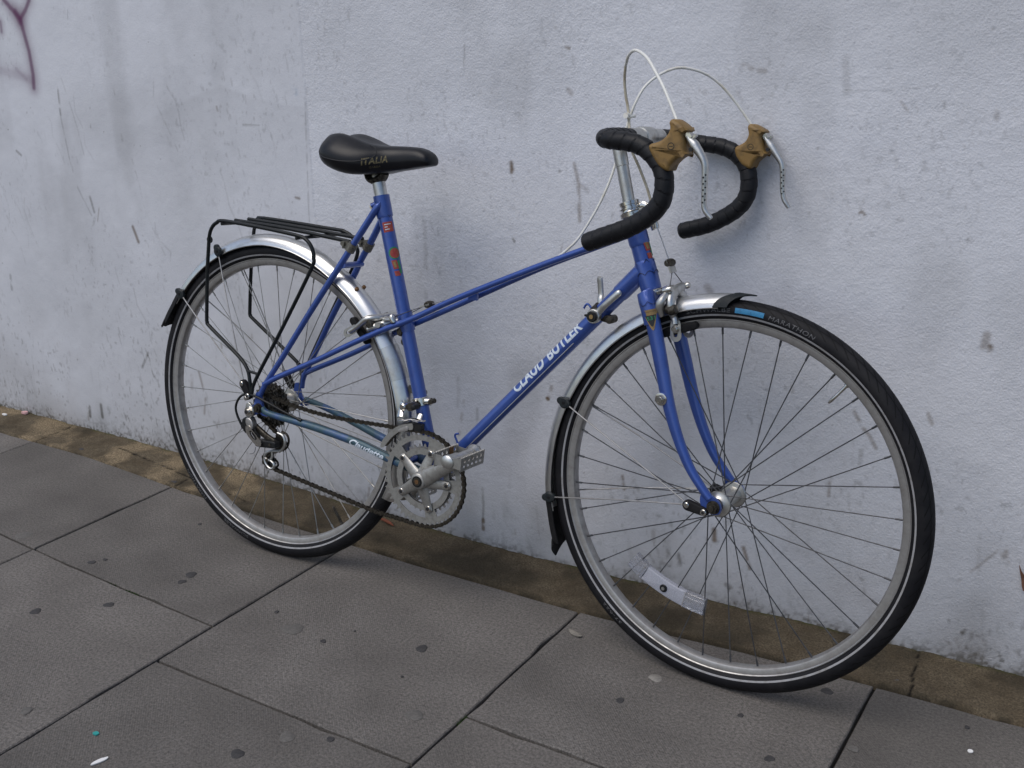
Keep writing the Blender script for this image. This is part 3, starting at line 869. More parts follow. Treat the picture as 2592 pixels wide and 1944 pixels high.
# trodden-in gum: thin irregular spots stuck to the slabs
GUM = [
(-0.198,-0.474,0.0128,0.9),
(-0.191,-0.507,0.0090,0.9),
(-0.246,-0.655,0.0107,0.6),
(-0.354,-0.751,0.0117,0.6),
(-0.435,-0.547,0.0086,0.8),
(-0.420,-0.523,0.0057,0.7),
(-0.066,-0.981,0.0110,0.45),
(0.343,-0.877,0.0120,1),
(-0.690,-0.538,0.0185,0.5),
(0.414,-0.458,0.0118,1),
(0.233,-0.535,0.0064,0.8),
(0.450,-0.767,0.0071,0.6),
(0.530,-0.639,0.0159,0.4),
(0.382,-0.800,0.0143,0.25),
(0.818,-0.416,0.0080,0.6),
(0.842,-0.319,0.0121,-0.5),
(1.123,-0.200,0.0106,0.6),
(1.100,-0.437,0.0084,0.9),
(1.017,-0.349,0.0058,0.8),
(1.181,-0.390,0.0042,0.5),
(0.149,-0.531,0.0213,0.35),
(0.076,-0.498,0.0051,0.6),
(0.440,-0.555,0.0030,0.8),
(0.262,-0.474,0.0024,1),
(-0.374,-0.282,0.0050,1),
(-0.627,-0.134,0.0087,1),
(-1.035,-0.102,0.0084,1),
(-0.731,-0.076,0.0045,1),
(1.222,-0.100,0.0094,0.5),
(1.358,-0.184,0.0045,0.6),
(0.786,-0.459,0.0036,0.4),
(1.210,-0.341,0.0086,0.5),
]
MAT['gumspot'] = M('trodden_gum', (0.030, 0.029, 0.030), 0.75, 0, (0.052, 0.049, 0.048), 180, (0.4, 0.7), None, 0.3, 500)
MAT['gumfaint'] = M('faded_gum', (0.085, 0.080, 0.074), 0.8, 0, (0.13, 0.122, 0.112), 220, (0.35, 0.65), None, 0.3, 500)
MAT['gumpale'] = M('pale_gum', (0.235, 0.222, 0.20), 0.8, 0, (0.175, 0.165, 0.15), 200, (0.4, 0.7))
rg = np.random.RandomState(3)
for gx, gy, gr, gs in GUM:
    n = 26
    ph = rg.uniform(0, 6.28, 4)
    rad = [gr * (1 + 0.10 * math.sin(2 * a + ph[0]) + 0.08 * math.sin(3 * a + ph[1]) + 0.04 * math.sin(7 * a + ph[2])) for a in [2 * math.pi * i / n for i in range(n)]]
    mb = MB()
    vs = [(r * math.cos(2 * math.pi * i / n), r * math.sin(2 * math.pi * i / n), 0.0) for i, r in enumerate(rad)]
    vs += [(0.86 * x, 0.86 * y, 0.0011) for x, y, _ in vs[:n]] + [(0, 0, 0.0013)]
    fs = [(i, (i + 1) % n, n + (i + 1) % n, n + i) for i in range(n)] + [(n + i, n + (i + 1) % n, 2 * n) for i in range(n)]
    o = mb.add(vs, fs).build('gum_spot', 'gumpale' if gs < 0 else 'gumspot' if gs > 0.55 else 'gumfaint', pavement)
    o.location = (gx, gy, 0.0002)

# moss tufts in the joints
def moss_patch(name, x, y, dx, dy, n, seed):
    r0 = random.Random(seed)
    mb = MB()
    for _ in range(n):
        t = r0.uniform(-1, 1)
        px, py = x + dx * t + r0.gauss(0, 0.0022), y + dy * t + r0.gauss(0, 0.0022)
        h, a, q = r0.uniform(0.003, 0.008), r0.uniform(0, 6.28), r0.uniform(0.0008, 0.0018)
        c, s = math.cos(a) * q, math.sin(a) * q
        mb.add([(px - c, py - s, -0.008), (px + c, py + s, -0.008), (px + s * 2 + c * 0.3, py - c * 2, h - 0.006)], [(0, 1, 2)])
    return mb.build(name, 'moss', None)
MAT['moss'] = M('green_moss', (0.045, 0.085, 0.018), 0.8, 0, (0.025, 0.050, 0.014), 200)
for i, (x, y, dx, dy, n, lab) in enumerate(((-0.2467, -0.5932, 0.022, -0.0012, 150, 'small green moss tuft in the slab joint below the rear wheel'),
                                     (-0.318, -0.5885, 0.010, -0.0005, 60, 'tiny moss tuft in the slab joint left of the bigger green tuft'),
                                     (0.607, -0.6063, 0.004, 0.016, 90, 'green moss tuft at the slab joint corner below the front wheel'))):
    tag(moss_patch('moss_tuft', x, y, dx, dy, n, i), lab, 'moss', 'moss tufts in the slab joints')

# litter
def chip(name, poly, z0, z1, mat, loc, rot=0.0, bend=0.0):
    mb = MB()
    plate(mb, [poly], z0, z1, lambda x, y, z: Vector((x, y, z + bend * (x * x) * 60)))
    o = mb.build(name, mat)
    o.location = loc; o.rotation_euler = (0, 0, rot)
    return o
MAT['teal'] = M('teal_plastic', (0.02, 0.30, 0.28), 0.5)
MAT['feather'] = M('white_feather', (0.75, 0.75, 0.74), 0.7)
MAT['pink'] = M('pink_petal', (0.62, 0.34, 0.34), 0.6, 0, (0.70, 0.50, 0.48), 300)
MAT['twig'] = M('red_brown_twig', (0.22, 0.06, 0.025), 0.7, 0, (0.12, 0.04, 0.02), 200)
MAT['leaf'] = M('dry_leaf', (0.16, 0.075, 0.045), 0.7, 0, (0.10, 0.05, 0.035), 150)
MAT['paleleaf'] = M('grey_dead_leaf', (0.22, 0.20, 0.17), 0.8, 0, (0.12, 0.11, 0.10), 150)
tag(chip('plastic_bit', smooth_poly([(-.005, -.003), (.004, -.004), (.006, .002), (-.002, .004)], 3), 0, 0.0022, 'teal', (0.0964, -0.9624, 0.0005)), 'tiny teal plastic bit on the slab by the joint', 'litter')
tag(chip('feather', smooth_poly([(-.016, -.002), (-.002, -.004), (.010, -.003), (.014, .001), (.008, .003), (.002, .0045), (-.010, .003)], 3), 0, 0.002, 'feather', (0.1640, -1.0085, 0.0006), 1.25, 0.02), 'small white feather lying on the front slab', 'feather')
tag(chip('petal', smooth_poly([(-.010, -.005), (.006, -.006), (.012, .003), (-.003, .007)], 3), 0, 0.006, 'pink', (-1.4223, -0.0055, 0.007)), 'pink petal on the cement at the wall foot', 'petal')
tag(chip('paper_scrap', smooth_poly([(-.008, -.003), (.007, -.004), (.010, .003), (-.006, .004)], 3), 0, 0.003, 'feather', (-1.4713, -0.0421, 0.005)), 'white paper scrap on the cement left of the pink petal', 'litter')
tag(chip('white_speck', circle(0, 0, .0045, 10), 0, 0.0015, 'feather', (1.3758, -0.2506, 0.0006)), 'round white speck alone on the slab before the front wheel', 'litter')
tw = MB(); tube(tw, spline([(-.030, -.001, .010), (-.012, .001, .012), (.008, -.001, .010), (.026, -.007, .008)], 5), [.0012, .0035, .0042, .0012], 8)
t_ = tw.build('twig', 'twig'); t_.location = (0.018, -0.0572, 0.0)
tag(t_, 'reddish brown twig at the wall foot behind the rear tyre', 'twig')
lf = MB()
plate(lf, [smooth_poly([(1.3835, 0.228), (1.3885, 0.216), (1.395, 0.206), (1.399, 0.192), (1.3965, 0.178), (1.3925, 0.186), (1.3895, 0.200), (1.386, 0.214)], 3)], 0, 1, lambda x, z, k: Vector((x, float(wall_y(x, z)) - 0.004 - 0.0012 * k - 0.004 * abs(z - 0.2) / 0.03, z)))
tag(lf.build('leaf', 'leaf'), 'dry brown leaf stuck upright on the wall near its foot', 'leaf')
tag(chip('leaf', smooth_poly([(-.018, 0), (-.006, -.006), (.010, -.006), (.020, .001), (.008, .006), (-.008, .005)], 3), 0, 0.0015, 'paleleaf', (0.642, -0.262, 0.002), -0.35, 0.10), 'grey dead leaf on the slab beside the front tyre', 'leaf')

# ================================================================== the bicycle
def axes(lean, yaw):
    h = Vector((math.cos(yaw), math.sin(yaw), 0)); side = Vector((-math.sin(yaw), math.cos(yaw), 0))
    up = Vector((0, 0, 1)) * math.cos(lean) + side * math.sin(lean)
    return h, side * math.cos(lean) - Vector((0, 0, 1)) * math.sin(lean), up
RC = Vector((-0.105331, -0.294941, 0)); FC = Vector((0.930542, -0.278656, 0))      # where the tyres touch the ground
RLEAN, RYAW, FLEAN, FYAW = 0.117079, 0.014684, 0.098660, -0.040706
hr, nr, ur = axes(RLEAN, RYAW)
hf, nf, uf = axes(FLEAN, FYAW)
hubR = RC + ur * 0.333 + Vector((0, 0, 0.018)); hubF = FC + uf * 0.333 + Vector((0, 0, 0.018))
def mat4(x, y, z, o): return Matrix(((x.x, y.x, z.x, o.x), (x.y, y.y, z.y, o.y), (x.z, y.z, z.z, o.z), (0, 0, 0, 1)))
ROOT = mat4(hr, nr, ur, RC)
INV = ROOT.inverted()
MR = INV @ mat4(hr, nr, ur, hubR)           # rear (frame) millimetres -> bicycle
MF = INV @ mat4(hf, nf, uf, hubF)           # front (steered) millimetres -> bicycle
bike = empty('bicycle')
bike.matrix_world = ROOT
tag(bike, 'blue mixte racing bicycle with drop bars leaning against the white wall', 'bicycle')

BOLT = 'chrome'
# ---------------------------------------------------------------- frame
fm = MB()
disc(fm, 421, -79, -34, 34, 20, 28, 2)                                          # bottom bracket shell
frame = fm.build('frame', 'blue', bike, MR)
def fpart(name, fill, mat='blue', par=None):
    m_ = MB(); fill(m_)
    return m_.build(name, mat, par or frame)
seat_lo, seat_hi = V(416.5, -66, 0), V(266.5, 469.5, 0)
sdir = (seat_hi - seat_lo).normalized()
fpart('seat_lug', lambda q: tube(q, [V(277.5, 428, 0), V(276, 433, 0), seat_hi + sdir * 0.001], [0.0158, 0.0168, 0.0168], 24))
fpart('seat_tube_sleeve', lambda q: tube(q, [V(341.5, 206, 0), V(336.5, 224, 0), V(330.5, 246, 0)], [0.0155, 0.0166, 0.0155], 24))
hd_hi, hd_lo = V(818.6, 470, 0), V(864.0, 349, 0)
hdir = (hd_lo - hd_hi).normalized()
fpart('head_lug', lambda q: tube(q, [hd_lo - hdir * 0.052, hd_lo - hdir * 0.046, hd_lo], [0.0172, 0.0188, 0.0188], 24))
fpart('head_lug', lambda q: tube(q, [hd_hi, hd_hi + hdir * 0.045, hd_hi + hdir * 0.050], [0.0186, 0.0186, 0.0172], 24))
fpart('lug_socket', lambda q: tube(q, [V(803, 333, 0), V(806, 337, 0), V(849, 384, 0)], [0.0150, 0.0162, 0.0168], 20))
fpart('bridge', lambda q: tube(q, VL([(194, 326, 30), (195, 325, 0), (195, 325, -30)]), 0.0065, 10, Vector((0, 0, 1)), 0.009))
fpart('bridge', lambda q: tube(q, VL([(355, -64, 30), (355, -64, -30)]), 0.008, 10))
fpart('bridge', lambda q: tube(q, VL([(318, 220, 22), (318, 220, -22)]), 0.006, 10))
DROP = smooth_poly([(-7, 34), (3, 33), (8, 14), (13, 3), (28, -4), (28, -13), (12, -15), (2, -11), (-8, -16), (-22, -21), (-29, -12), (-17, 0), (-11, 18)], 3)
for s in (1, -1):
    fpart('dropout', lambda q: plate(q, [DROP], s * 59, s * 65))
for pts in ([(734, 300, 0), (737, 306, 0), (742, 308.5, 0), (750, 301, 0), (754, 295, 0)], [(473, 15.5, 0), (466, 13, 0), (465, 8, 0), (470, -1, 0), (475, -12, 0)]):
    fpart('cable_hook', lambda q: tube(q, spline(VL(pts), 4), [0.0021] * 4, 8))

def ftube(name, pts, r, n=20, mat='blue', k=5, **kw):
    mb = MB(); tube(mb, spline(VL(pts), k), r, n, **kw)
    return mb.build(name, mat, frame)
def one(name, P, r, n=24, mat='blue', parent=None, **kw):
    mb = MB(); tube(mb, P, r, n, **kw)
    return mb.build(name, mat, parent or frame)
one('seat_tube', [seat_lo, seat_hi], 0.0143)
one('head_tube', [hd_hi + hdir * 0.001, hd_lo - hdir * 0.001], 0.0166)
dt0, dt1 = V(433, -68, 0), V(841, 375, 0)
one('down_tube', [dt0, dt1], 0.0145)
twR = [(824, 446, 11), (739.1, 410.2, 13), (631.9, 363.9, 15), (471.2, 290.4, 18), (365.8, 236.3, 21.5), (306.2, 209.6, 27), (249.7, 180.8, 34), (199.7, 154.1, 40), (138.2, 120.8, 47), (43.9, 73.1, 57), (10, 53, 60)]
twL = [(824, 446, -11), (739, 409.5, -13), (632, 362.5, -15), (448.4, 270.3, -18), (359.4, 226.3, -21.5), (306, 200.5, -26), (212.3, 151.7, -37), (134.9, 113.5, -45), (39.0, 69.5, -57), (14, 54, -60)]
ftube('cross_tube', twR, 0.0060, 16); ftube('cross_tube', twL, 0.0060, 16)
ssR = [(275.5, 459, 15.5), (269, 447.5, 17), (238.0, 400.9, 21), (216.5, 369.0, 24), (183.6, 318.1, 30), (120.5, 222.8, 40), (56.7, 120.3, 52), (16.1, 58.3, 59), (0.5, 28, 61)]
ssL = [(275.5, 459, -15.5), (269, 446, -17), (231.7, 382.0, -21), (196.2, 331, -27), (177.5, 300.5, -31), (113.7, 206, -41), (65.6, 127.3, -50), (20.0, 55.3, -59), (11.0, 26.3, -61)]
ftube('seat_stay', ssR, [0.0020, 0.0072, 0.0072, 0.0068, 0.0068, 0.0066, 0.0062, 0.0058, 0.0060], 16)
ftube('seat_stay', ssL, [0.0020, 0.0072, 0.0072, 0.0068, 0.0068, 0.0066, 0.0062, 0.0058, 0.0060], 16)
csR = [(8, 0.6, 62), (29.5, -9.0, 60), (142.9, -19.5, 50), (251.7, -35.7, 40), (322.4, -54, 34), (408, -74, 24)]
csL = [(22.8, 1.0, -61), (110.4, -10.5, -52), (260.1, -42, -38), (330, -57, -33), (408, -76, -24)]
o = ftube('chain_stay', csR, [0.0062, 0.0070, 0.0086, 0.0094, 0.0100, 0.0104], 18, 'bluegreen')
o['label'] = 'drive side chain stay, paint dulled to blue green'
ftube('chain_stay', csL, [0.0062, 0.0074, 0.0088, 0.0096, 0.0104], 18, 'bluegreen')

# lettering wrapped on the tubes
camL = (MR.inverted() @ INV) @ cam.matrix_world.translation
def tube_map(A, B, r, toward=None, off=0.00045, roll=0.0):
    ax = (B - A).normalized()
    m = (A + B) / 2
    d = Vector((0, -1, 0)) if toward is None else toward
    e1 = (d - ax * d.dot(ax)).normalized()
    e2 = ax.cross(e1)
    if e2.z < 0: e2 = -e2
    def f(x, y):
        a = y / r + roll
        return A + ax * x + (e1 * math.cos(a) + e2 * math.sin(a)) * (r + off)
    return f, ax
f, ax = tube_map(dt0, dt1, 0.0145)
s0 = (V(606, 125, 16) - dt0).dot(ax)
decal('lettering', text_tris('CLAUD', 0.0235, 0.030, -0.10, 1.0, 0.088), lambda x, y: f(x + s0, y - 0.0015), 'letter', frame)
decal('lettering', text_tris('BUTLER', 0.0235, 0.030, -0.10, 1.0, 0.097), lambda x, y: f(x + s0 + 0.099, y - 0.0015), 'letter', frame)
f2, ax2 = tube_map(V(322.4, -54, 34), V(240, -33.5, 41), 0.0097)
f2b, ax2b = tube_map(V(236, -33.2, 41.2), V(322.4, -54, 34), 0.0098)
decal('lettering', text_tris('Claudette', 0.0145, 0.028, 0.30, 0.98, 0.086), lambda x, y: f2b(x + 0.001, y - 0.0065), 'letter', frame)
# red transfer and coloured crests on the seat tube and head tube
fs_, axs = tube_map(seat_hi, seat_lo, 0.0143)
def rect(w, h): return [(0, 0), (w, 0), (w, h), (0, h)]
def st(t, up0):                                              # along the seat tube downwards, round it forward
    return lambda x, y: fs_(t + x, 0) if False else seat_map(t + x, up0 + y)
sax = (seat_lo - seat_hi).normalized()
e1 = Vector((0, -1, 0)); e1 = (e1 - sax * e1.dot(sax)).normalized(); e2 = sax.cross(e1)
if e2.x < 0: e2 = -e2
def seat_map(t, c, off=0.0005):
    a = c / 0.0143
    return seat_hi + sax * t + (e1 * math.cos(a) + e2 * math.sin(a)) * (0.0143 + off)
decal('transfer', grid_shape(rect(0.020, 0.021)), lambda x, y: seat_map(0.053 + x, 0.0005 + y), 'red', frame)
for k, (dy, w_) in enumerate(((0.004, 0.013), (0.009, 0.006), (0.014, 0.009))):
    decal('transfer', grid_shape(rect(0.0016, w_)), lambda x, y: seat_map(0.053 + dy + x, 0.004 + y, 0.0008), 'letter', frame)
def crest(mapf, t0, c0, k=1.0):
    for poly, m_, dz in ((circle(0.012, 0.010, 0.0125, 18), 'green', 0), (circle(0.0125, 0.0105, 0.0100, 18), 'red', .0003), ([(0.026, 0.000), (0.044, 0.002), (0.044, 0.013), (0.026, 0.011)], 'red', .0001),
                         ([(0.029, 0.003), (0.041, 0.0045), (0.041, 0.0095), (0.029, 0.008)], 'goldfoil', .0003), ([(0.030, 0.0115), (0.054, 0.0135), (0.054, 0.0185), (0.024, 0.0165)], 'green', .0002),
                         ([(0.048, 0.002), (0.058, 0.003), (0.058, 0.014), (0.048, 0.012)], 'red', .0001)):
        decal('transfer', grid_shape([(x * k, y * k) for x, y in poly]), lambda x, y: mapf(t0 + x, c0 + y, 0.0005 + dz), m_, frame)
crest(seat_map, 0.104, 0.004)
e1h = Vector((0, -1, 0)); e1h = (e1h - hdir * e1h.dot(hdir)).normalized(); e2h = hdir.cross(e1h)
if e2h.x < 0: e2h = -e2h
def head_map(t, c, off=0.0005):
    a = c / 0.0172
    return hd_hi + hdir * t + (e1h * math.cos(a) + e2h * math.sin(a)) * (0.0172 + off)
crest(head_map, 0.018, 0.0135, 1.0)
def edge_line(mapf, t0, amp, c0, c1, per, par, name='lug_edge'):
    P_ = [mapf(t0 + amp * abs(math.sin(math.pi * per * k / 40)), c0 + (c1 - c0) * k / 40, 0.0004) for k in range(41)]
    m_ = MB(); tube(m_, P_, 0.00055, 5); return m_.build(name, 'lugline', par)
MAT['lugline'] = M('dark_lug_line', (0.006, 0.012, 0.05), 0.6)  # very dark blue for the thin lines drawn along the lug edges
edge_line(lambda t, c, o: head_map(t, c, o + 0.0004), 0.0755, 0.011, -0.012, 0.034, 2.0, frame)
edge_line(lambda t, c, o: head_map(t, c, o + 0.0018), 0.103, -0.006, -0.012, 0.034, 3.0, frame)
edge_line(lambda t, c, o: seat_map(t, c, o + 0.0008), 0.044, -0.010, -0.006, 0.030, 1.5, frame)
# bare gear wire along the down tube
mb = MB(); 
P_ = [f(x, -0.0085) for x in (0.012, 0.2, 0.42)]
tube(mb, P_, 0.0009, 6); mb.build('gear_wire', 'alu', frame)
mb = MB(); tube(mb, spline([V(441, -95, 10), V(400, -70, 26), V(322, -44, 38), V(251, -25, 44), V(142.9, -8, 53), V(112, -6.5, 56)], 4), 0.0008, 6); mb.build('gear_wire', 'steel', frame)
mb = MB(); lathe(mb, V(252, 448, -9), LAT, [(-.004, .0075), (0.016, .0075), (.017, .0045), (.022, .0045)], 14); mb.build('seat_bolt', 'chrome', frame)
mb = MB(); tube(mb, VL([(251, 449, -10), (264, 456, -6)]), .0062, 10); tube(mb, VL([(251, 449, 10), (264, 456, 6)]), .0062, 10); mb.build('seat_lug_ear', 'blue', frame)

# ---------------------------------------------------------------- fork (steered)
fkR = [(-171, 345, 30), (-163, 333, 36), (-154.5, 320, 40), (-138.0, 274.8, 43), (-120.9, 222.8, 46), (-102.1, 164.1, 49), (-79.0, 108.3, 50), (-52.5, 61.0, 51), (-25.9, 29.3, 52), (-9, 12.5, 52)]
kc = MB()
tube(kc, spline(VL([(-164, 330, 32), (-170.5, 338, 14), (-173, 341, 0), (-170.5, 338, -14), (-164, 330, -32)]), 5), [0.0140, 0.0145, 0.0165, 0.0145, 0.0140], 18)
fork = kc.build('fork', 'blue', bike, MF)
kc = MB(); tube(kc, VL([(-176.5, 352, 0), (-171, 334, 0)]), [0.0172, 0.0168], 20); kc.build('crown_top', 'blue', fork)
for s in (1, -1):
    kc = MB(); tube(kc, spline(VL([(-169, 346, s * 33), (-163, 333, s * 37), (-155, 316, s * 40.5), (-148, 296, s * 42)]), 4), [0.0160, 0.0160, 0.0152, 0.0146], 18, Vector((1, 0, 0.35)), [0.0125, 0.0130, 0.0125, 0.0118]); kc.build('crown_shoulder', 'blue', fork)
    kc = MB(); plate(kc, [smooth_poly([(-22, 24), (-8, 20), (6, 13), (13, 2), (12, -9), (3, -13), (-8, -12), (-20, -6), (-26, 8)], 3)], s * 49.5, s * 55); kc.build('dropout', 'blue', fork)
for s in (1, -1):
    mb = MB()
    tube(mb, spline(VL([(a, b, s * v) for a, b, v in fkR]), 5), [0.0145, 0.0140, 0.0138, 0.0136, 0.0128, 0.0115, 0.0100, 0.0088, 0.0078, 0.0072], 20, Vector((1, 0, 0.3)), [0.0115, 0.0112, 0.0108, 0.0105, 0.0102, 0.0098, 0.0090, 0.0082, 0.0076, 0.0072])
    mb.build('fork_blade', 'blue', fork)
mb = MB(); lathe(mb, V(-112, 171.5, 56), LAT, [(0, .0112), (.004, .0112), (.0045, .0095)], 20); hexnut(mb, -112, 171.5, 60.5, 66, 9.0); disc(mb, -112, 171.5, 66, 68, 5.5, 14)
mb.build('hex_bolt', 'chrome', fork)
# tubing transfer on the blade: pointed shield, gold top, black field, green figures
bl_hi, bl_lo = V(-154.5, 322, 40.2), V(-138.0, 274.8, 43.2)
bax = (bl_lo - bl_hi).normalized()
be1 = Vector((0.25, -1, 0.2)); be1 = (be1 - bax * be1.dot(bax)).normalized(); be2 = bax.cross(be1)
if be2.x < 0: be2 = -be2
def blade_map(t, c, off=0.0):
    a = c / 0.0124
    return bl_hi + bax * t + be1 * math.cos(a) * (0.0116 + off) + be2 * math.sin(a) * (0.0146 + off)
def shield(k): return [(0.000, -0.0105 * k), (0.000, 0.0105 * k), (0.003, 0.0108 * k), (0.031 * k, 0.0022 * k), (0.034 * k, 0), (0.031 * k, -0.0022 * k), (0.003, -0.0108 * k)]
sh0 = 0.002
decal('transfer', grid_shape(shield(1.08)), lambda x, y: blade_map(sh0 + x, y, .0006), 'goldfoil', fork)
decal('transfer', grid_shape([(0.010, -0.0083), (0.010, 0.0083), (0.028, 0.002), (0.030, 0), (0.028, -0.002)]), lambda x, y: blade_map(sh0 + x, y, .0009), 'black', fork)
P_ = [blade_map(-0.012 + 0.006 * abs(math.sin(math.pi * 2 * k / 40)), -0.015 + 0.030 * k / 40, 0.0016) for k in range(41)]
mb = MB(); tube(mb, P_, 0.00055, 5); mb.build('lug_edge', 'lugline', fork)
tx = text_tris('531', 0.0066, 0.02, 0, 1.0, 0.0125, 0.0015)
decal('lettering', tx, lambda x, y: blade_map(sh0 + 0.0185 - y, x - 0.0062, .0012), 'green', fork)
decal('transfer', grid_shape([(0.0035, -0.009), (0.0035, 0.009), (0.0043, 0.009), (0.0043, -0.009)]), lambda x, y: blade_map(sh0 + x, y, .0009), 'bronze', fork)

# ---------------------------------------------------------------- wheels
def ring_profile(mb, prof, n, uvs=False):
    """closed profile of (v, r) in mm swept round the wheel axis"""
    vs, fs = [], []
    m = len(prof)
    for i in range(n):
        th = 2 * math.pi * i / n
        for v, r in prof: vs.append(V(r * math.cos(th), r * math.sin(th), v))
    for i in range(n):
        for j in range(m):
            a, b = i * m + j, i * m + (j + 1) % m
            c = ((i + 1) % n) * m
            fs.append((a, b, c + (j + 1) % m, c + j))
    return mb.add(vs, fs)
def tyre_mesh():
    n, m = 180, 28
    vs, fs, uv = [], [], []
    ps = [-2.45 + 4.9 * j / (m - 1) for j in range(m)]
    for i in range(n + 1):
        th = 2 * math.pi * i / n
        for p in ps:
            r, v = 333 + 18.2 * math.cos(p) + (0.6 if abs(p) < 0.3 else 0), 17.6 * math.sin(p)
            if i < n: vs.append(V(r * math.cos(th), r * math.sin(th), v))
            uv.append((i / n, p / 2.45))
    me = bpy.data.meshes.new('tyre')
    luv = []
    for i in range(n):
        for j in range(m - 1):
            a, b = i * m + j, i * m + j + 1
            c, d = ((i + 1) % n) * m + j + 1, ((i + 1) % n) * m + j
            fs.append((a, d, c, b)); luv += [uv[i * m + j], uv[(i + 1) * m + j], uv[(i + 1) * m + j + 1], uv[i * m + j + 1]]
    me.from_pydata(vs, [], fs)
    u = me.uv_layers.new(name='UVMap')
    u.data.foreach_set('uv', [x for q in luv for x in q])
    for p in me.polygons: p.use_smooth = True
    me.materials.append(MAT['tyre'])
    return me
TYRE = tyre_mesh()
mb = MB()
ring_profile(mb, [(-11.3, 319.0), (-12.2, 318.4), (-12.2, 317.4), (-11.0, 316), (-10.6, 307.5), (-9.4, 305), (-6, 303.2), (0, 302.2), (6, 303.2), (9.4, 305), (10.6, 307.5), (11.0, 316), (12.2, 317.4), (12.2, 318.4), (11.3, 319.0), (9.5, 318.5), (8.8, 310), (-8.8, 310), (-9.5, 318.5)], 144)
RIM = mb.mesh('rim', 30); RIM.materials.append(MAT['rim'])
mb = MB()
for s in (1, -1):
    prof = []
    n = 160
    vs, fs = [], []
    for i in range(n):
        th = 2 * math.pi * i / n
        for p in (1.86, 1.95, 2.05):
            r, v = 333 + 18.55 * math.cos(p), 17.95 * math.sin(p) * s
            vs.append(V(r * math.cos(th), r * math.sin(th), v))
    for i in range(n):
        for j in range(2):
            a = i * 3 + j; c = ((i + 1) % n) * 3 + j
            fs.append((a, a + 1, c + 1, c))
    mb.add(vs, fs)
STRIPE = mb.mesh('reflective_stripe', 60); STRIPE.materials.append(MAT['stripe'])

def spoke_mesh(vh, rh, ang, r=1.0, mat='steel'):
    """spoke along +a to the rim, its hub end turned by ang"""
    mb = MB()
    h = Vector((rh * math.cos(ang), rh * math.sin(ang), vh)); e = Vector((303.5, 0, 1.5 if vh > 0 else -1.5))
    d = (e - h).normalized()
    n1 = e - d * 13
    tube(mb, [V(*h), V(*n1)], r / 1000, 6)
    tube(mb, [V(*n1), V(*(e + d * 2))], 0.0019, 6)
    lathe(mb, V(*(h + Vector((0, 0, -1.5 if vh > 0 else -1.5)))), LAT, [(0, .0018), (.003, .0018)], 6)
    me = mb.mesh('spoke'); me.materials.append(MAT[mat])
    return me

def sidewall(r_off=0.0004):
    def f(th0):
        def g(x, y):
            """x along the rim clockwise in metres, y outward from the bead side"""
            th = th0 - x * 1000 / 334.0
            p = 1.66 - y / 0.018
            r, v = 333 + (18.2 + r_off * 1000) * math.cos(p), (17.6 + r_off * 1000) * math.sin(p)
            return V(r * math.cos(th), r * math.sin(th), v)
        return g
    return f
SW = sidewall()

def build_wheel(mtx, flange, bright, phase, turn, label, spin=0):
    w_ = empty('wheel', bike, mtx)
    w_['label'] = label
    link('tyre', TYRE, None, w_); link('rim', RIM, None, w_); link('reflective_stripe', STRIPE, None, w_)
    vR, vL, rF = flange
    sm = {(s, q): spoke_mesh(vR if s > 0 else -vL, rF, q * R_(62), 0.95 if bright else 1.06, 'spoker' if bright else 'steel') for s in (1, -1) for q in (1, -1)}
    for i in range(36):
        s = 1 if i % 2 == 0 else -1
        q = 1 if (i // 2) % 2 == 0 else -1
        o = link('spoke', sm[(s, q)], None, w_)
        o.rotation_euler = (0, -(phase + R_(10) * i), 0)
    va = phase + R_(10) * turn + R_(5)
    mb = MB()
    d = Vector((math.cos(va), math.sin(va), 0))
    tube(mb, [V(*(d * 304)), V(*(d * 300)), V(*(d * 299.5)), V(*(d * 278)), V(*(d * 277.5)), V(*(d * 262)), V(*(d * 258))], [0.0045, 0.0045, 0.0030, 0.0030, 0.0032, 0.0028, 0.0016], 10)
    mb.build('valve', 'chrome' if not bright else 'oily', w_)
    la = MB()
    decal('lettering', text_tris('MARATHON', 0.0072, 0.0, 0.15, 1.1, 0.084, 0.002), SW(R_(81.4 + spin)), 'tyreprint', w_)
    decal('lettering', text_tris('SCHWALBE', 0.0070, 0.0, 0.0, 1.1, 0.080, 0.002), SW(R_(106.8 + spin)), 'tyreprint', w_)
    if not bright: decal('tyre_label', grid_shape([(0, 0), (0.051, 0), (0.051, 0.0085), (0, 0.0085)]), SW(R_(91.6 + spin)), 'tyreblue', w_)
    decal('lettering', text_tris('37-622', 0.005, 0.0, 0.0, 1.1, 0.05, 0.002), SW(R_(238 + spin)), 'tyreprint', w_)
    return w_
wf = build_wheel(MF, (34, 34, 19.5), False, R_(6.9), 4, 'front wheel with grey tyre stripe and dark spokes')
mb = MB()
lathe(mb, V(0, 0, -40), LAT, [(t / 1000, r / 1000) for t, r in ((0, 12), (3, 15), (4, 22), (7, 23.5), (9, 22), (10, 15.5), (14, 15), (22, 14), (32, 13.2), (40, 13), (48, 13.2), (58, 14), (66, 15), (70, 15.5), (71, 22), (73, 23.5), (76, 22), (77, 15), (80, 12))], 32)
tube(mb, VL([(0, 0, -58), (0, 0, 58)]), 0.0047, 12)
mb.build('hub', 'alu', wf)
for s in (1, -1):
    mb = MB(); hexnut(mb, 0, 0, s * 56, s * 62, 9.6, 0.2); disc(mb, 0, 0, s * 55, s * 57, 12.0, 20); disc(mb, 0, 0, s * 62, s * 67, 5.0, 12)
    mb.build('axle_nut', 'oily', wf)
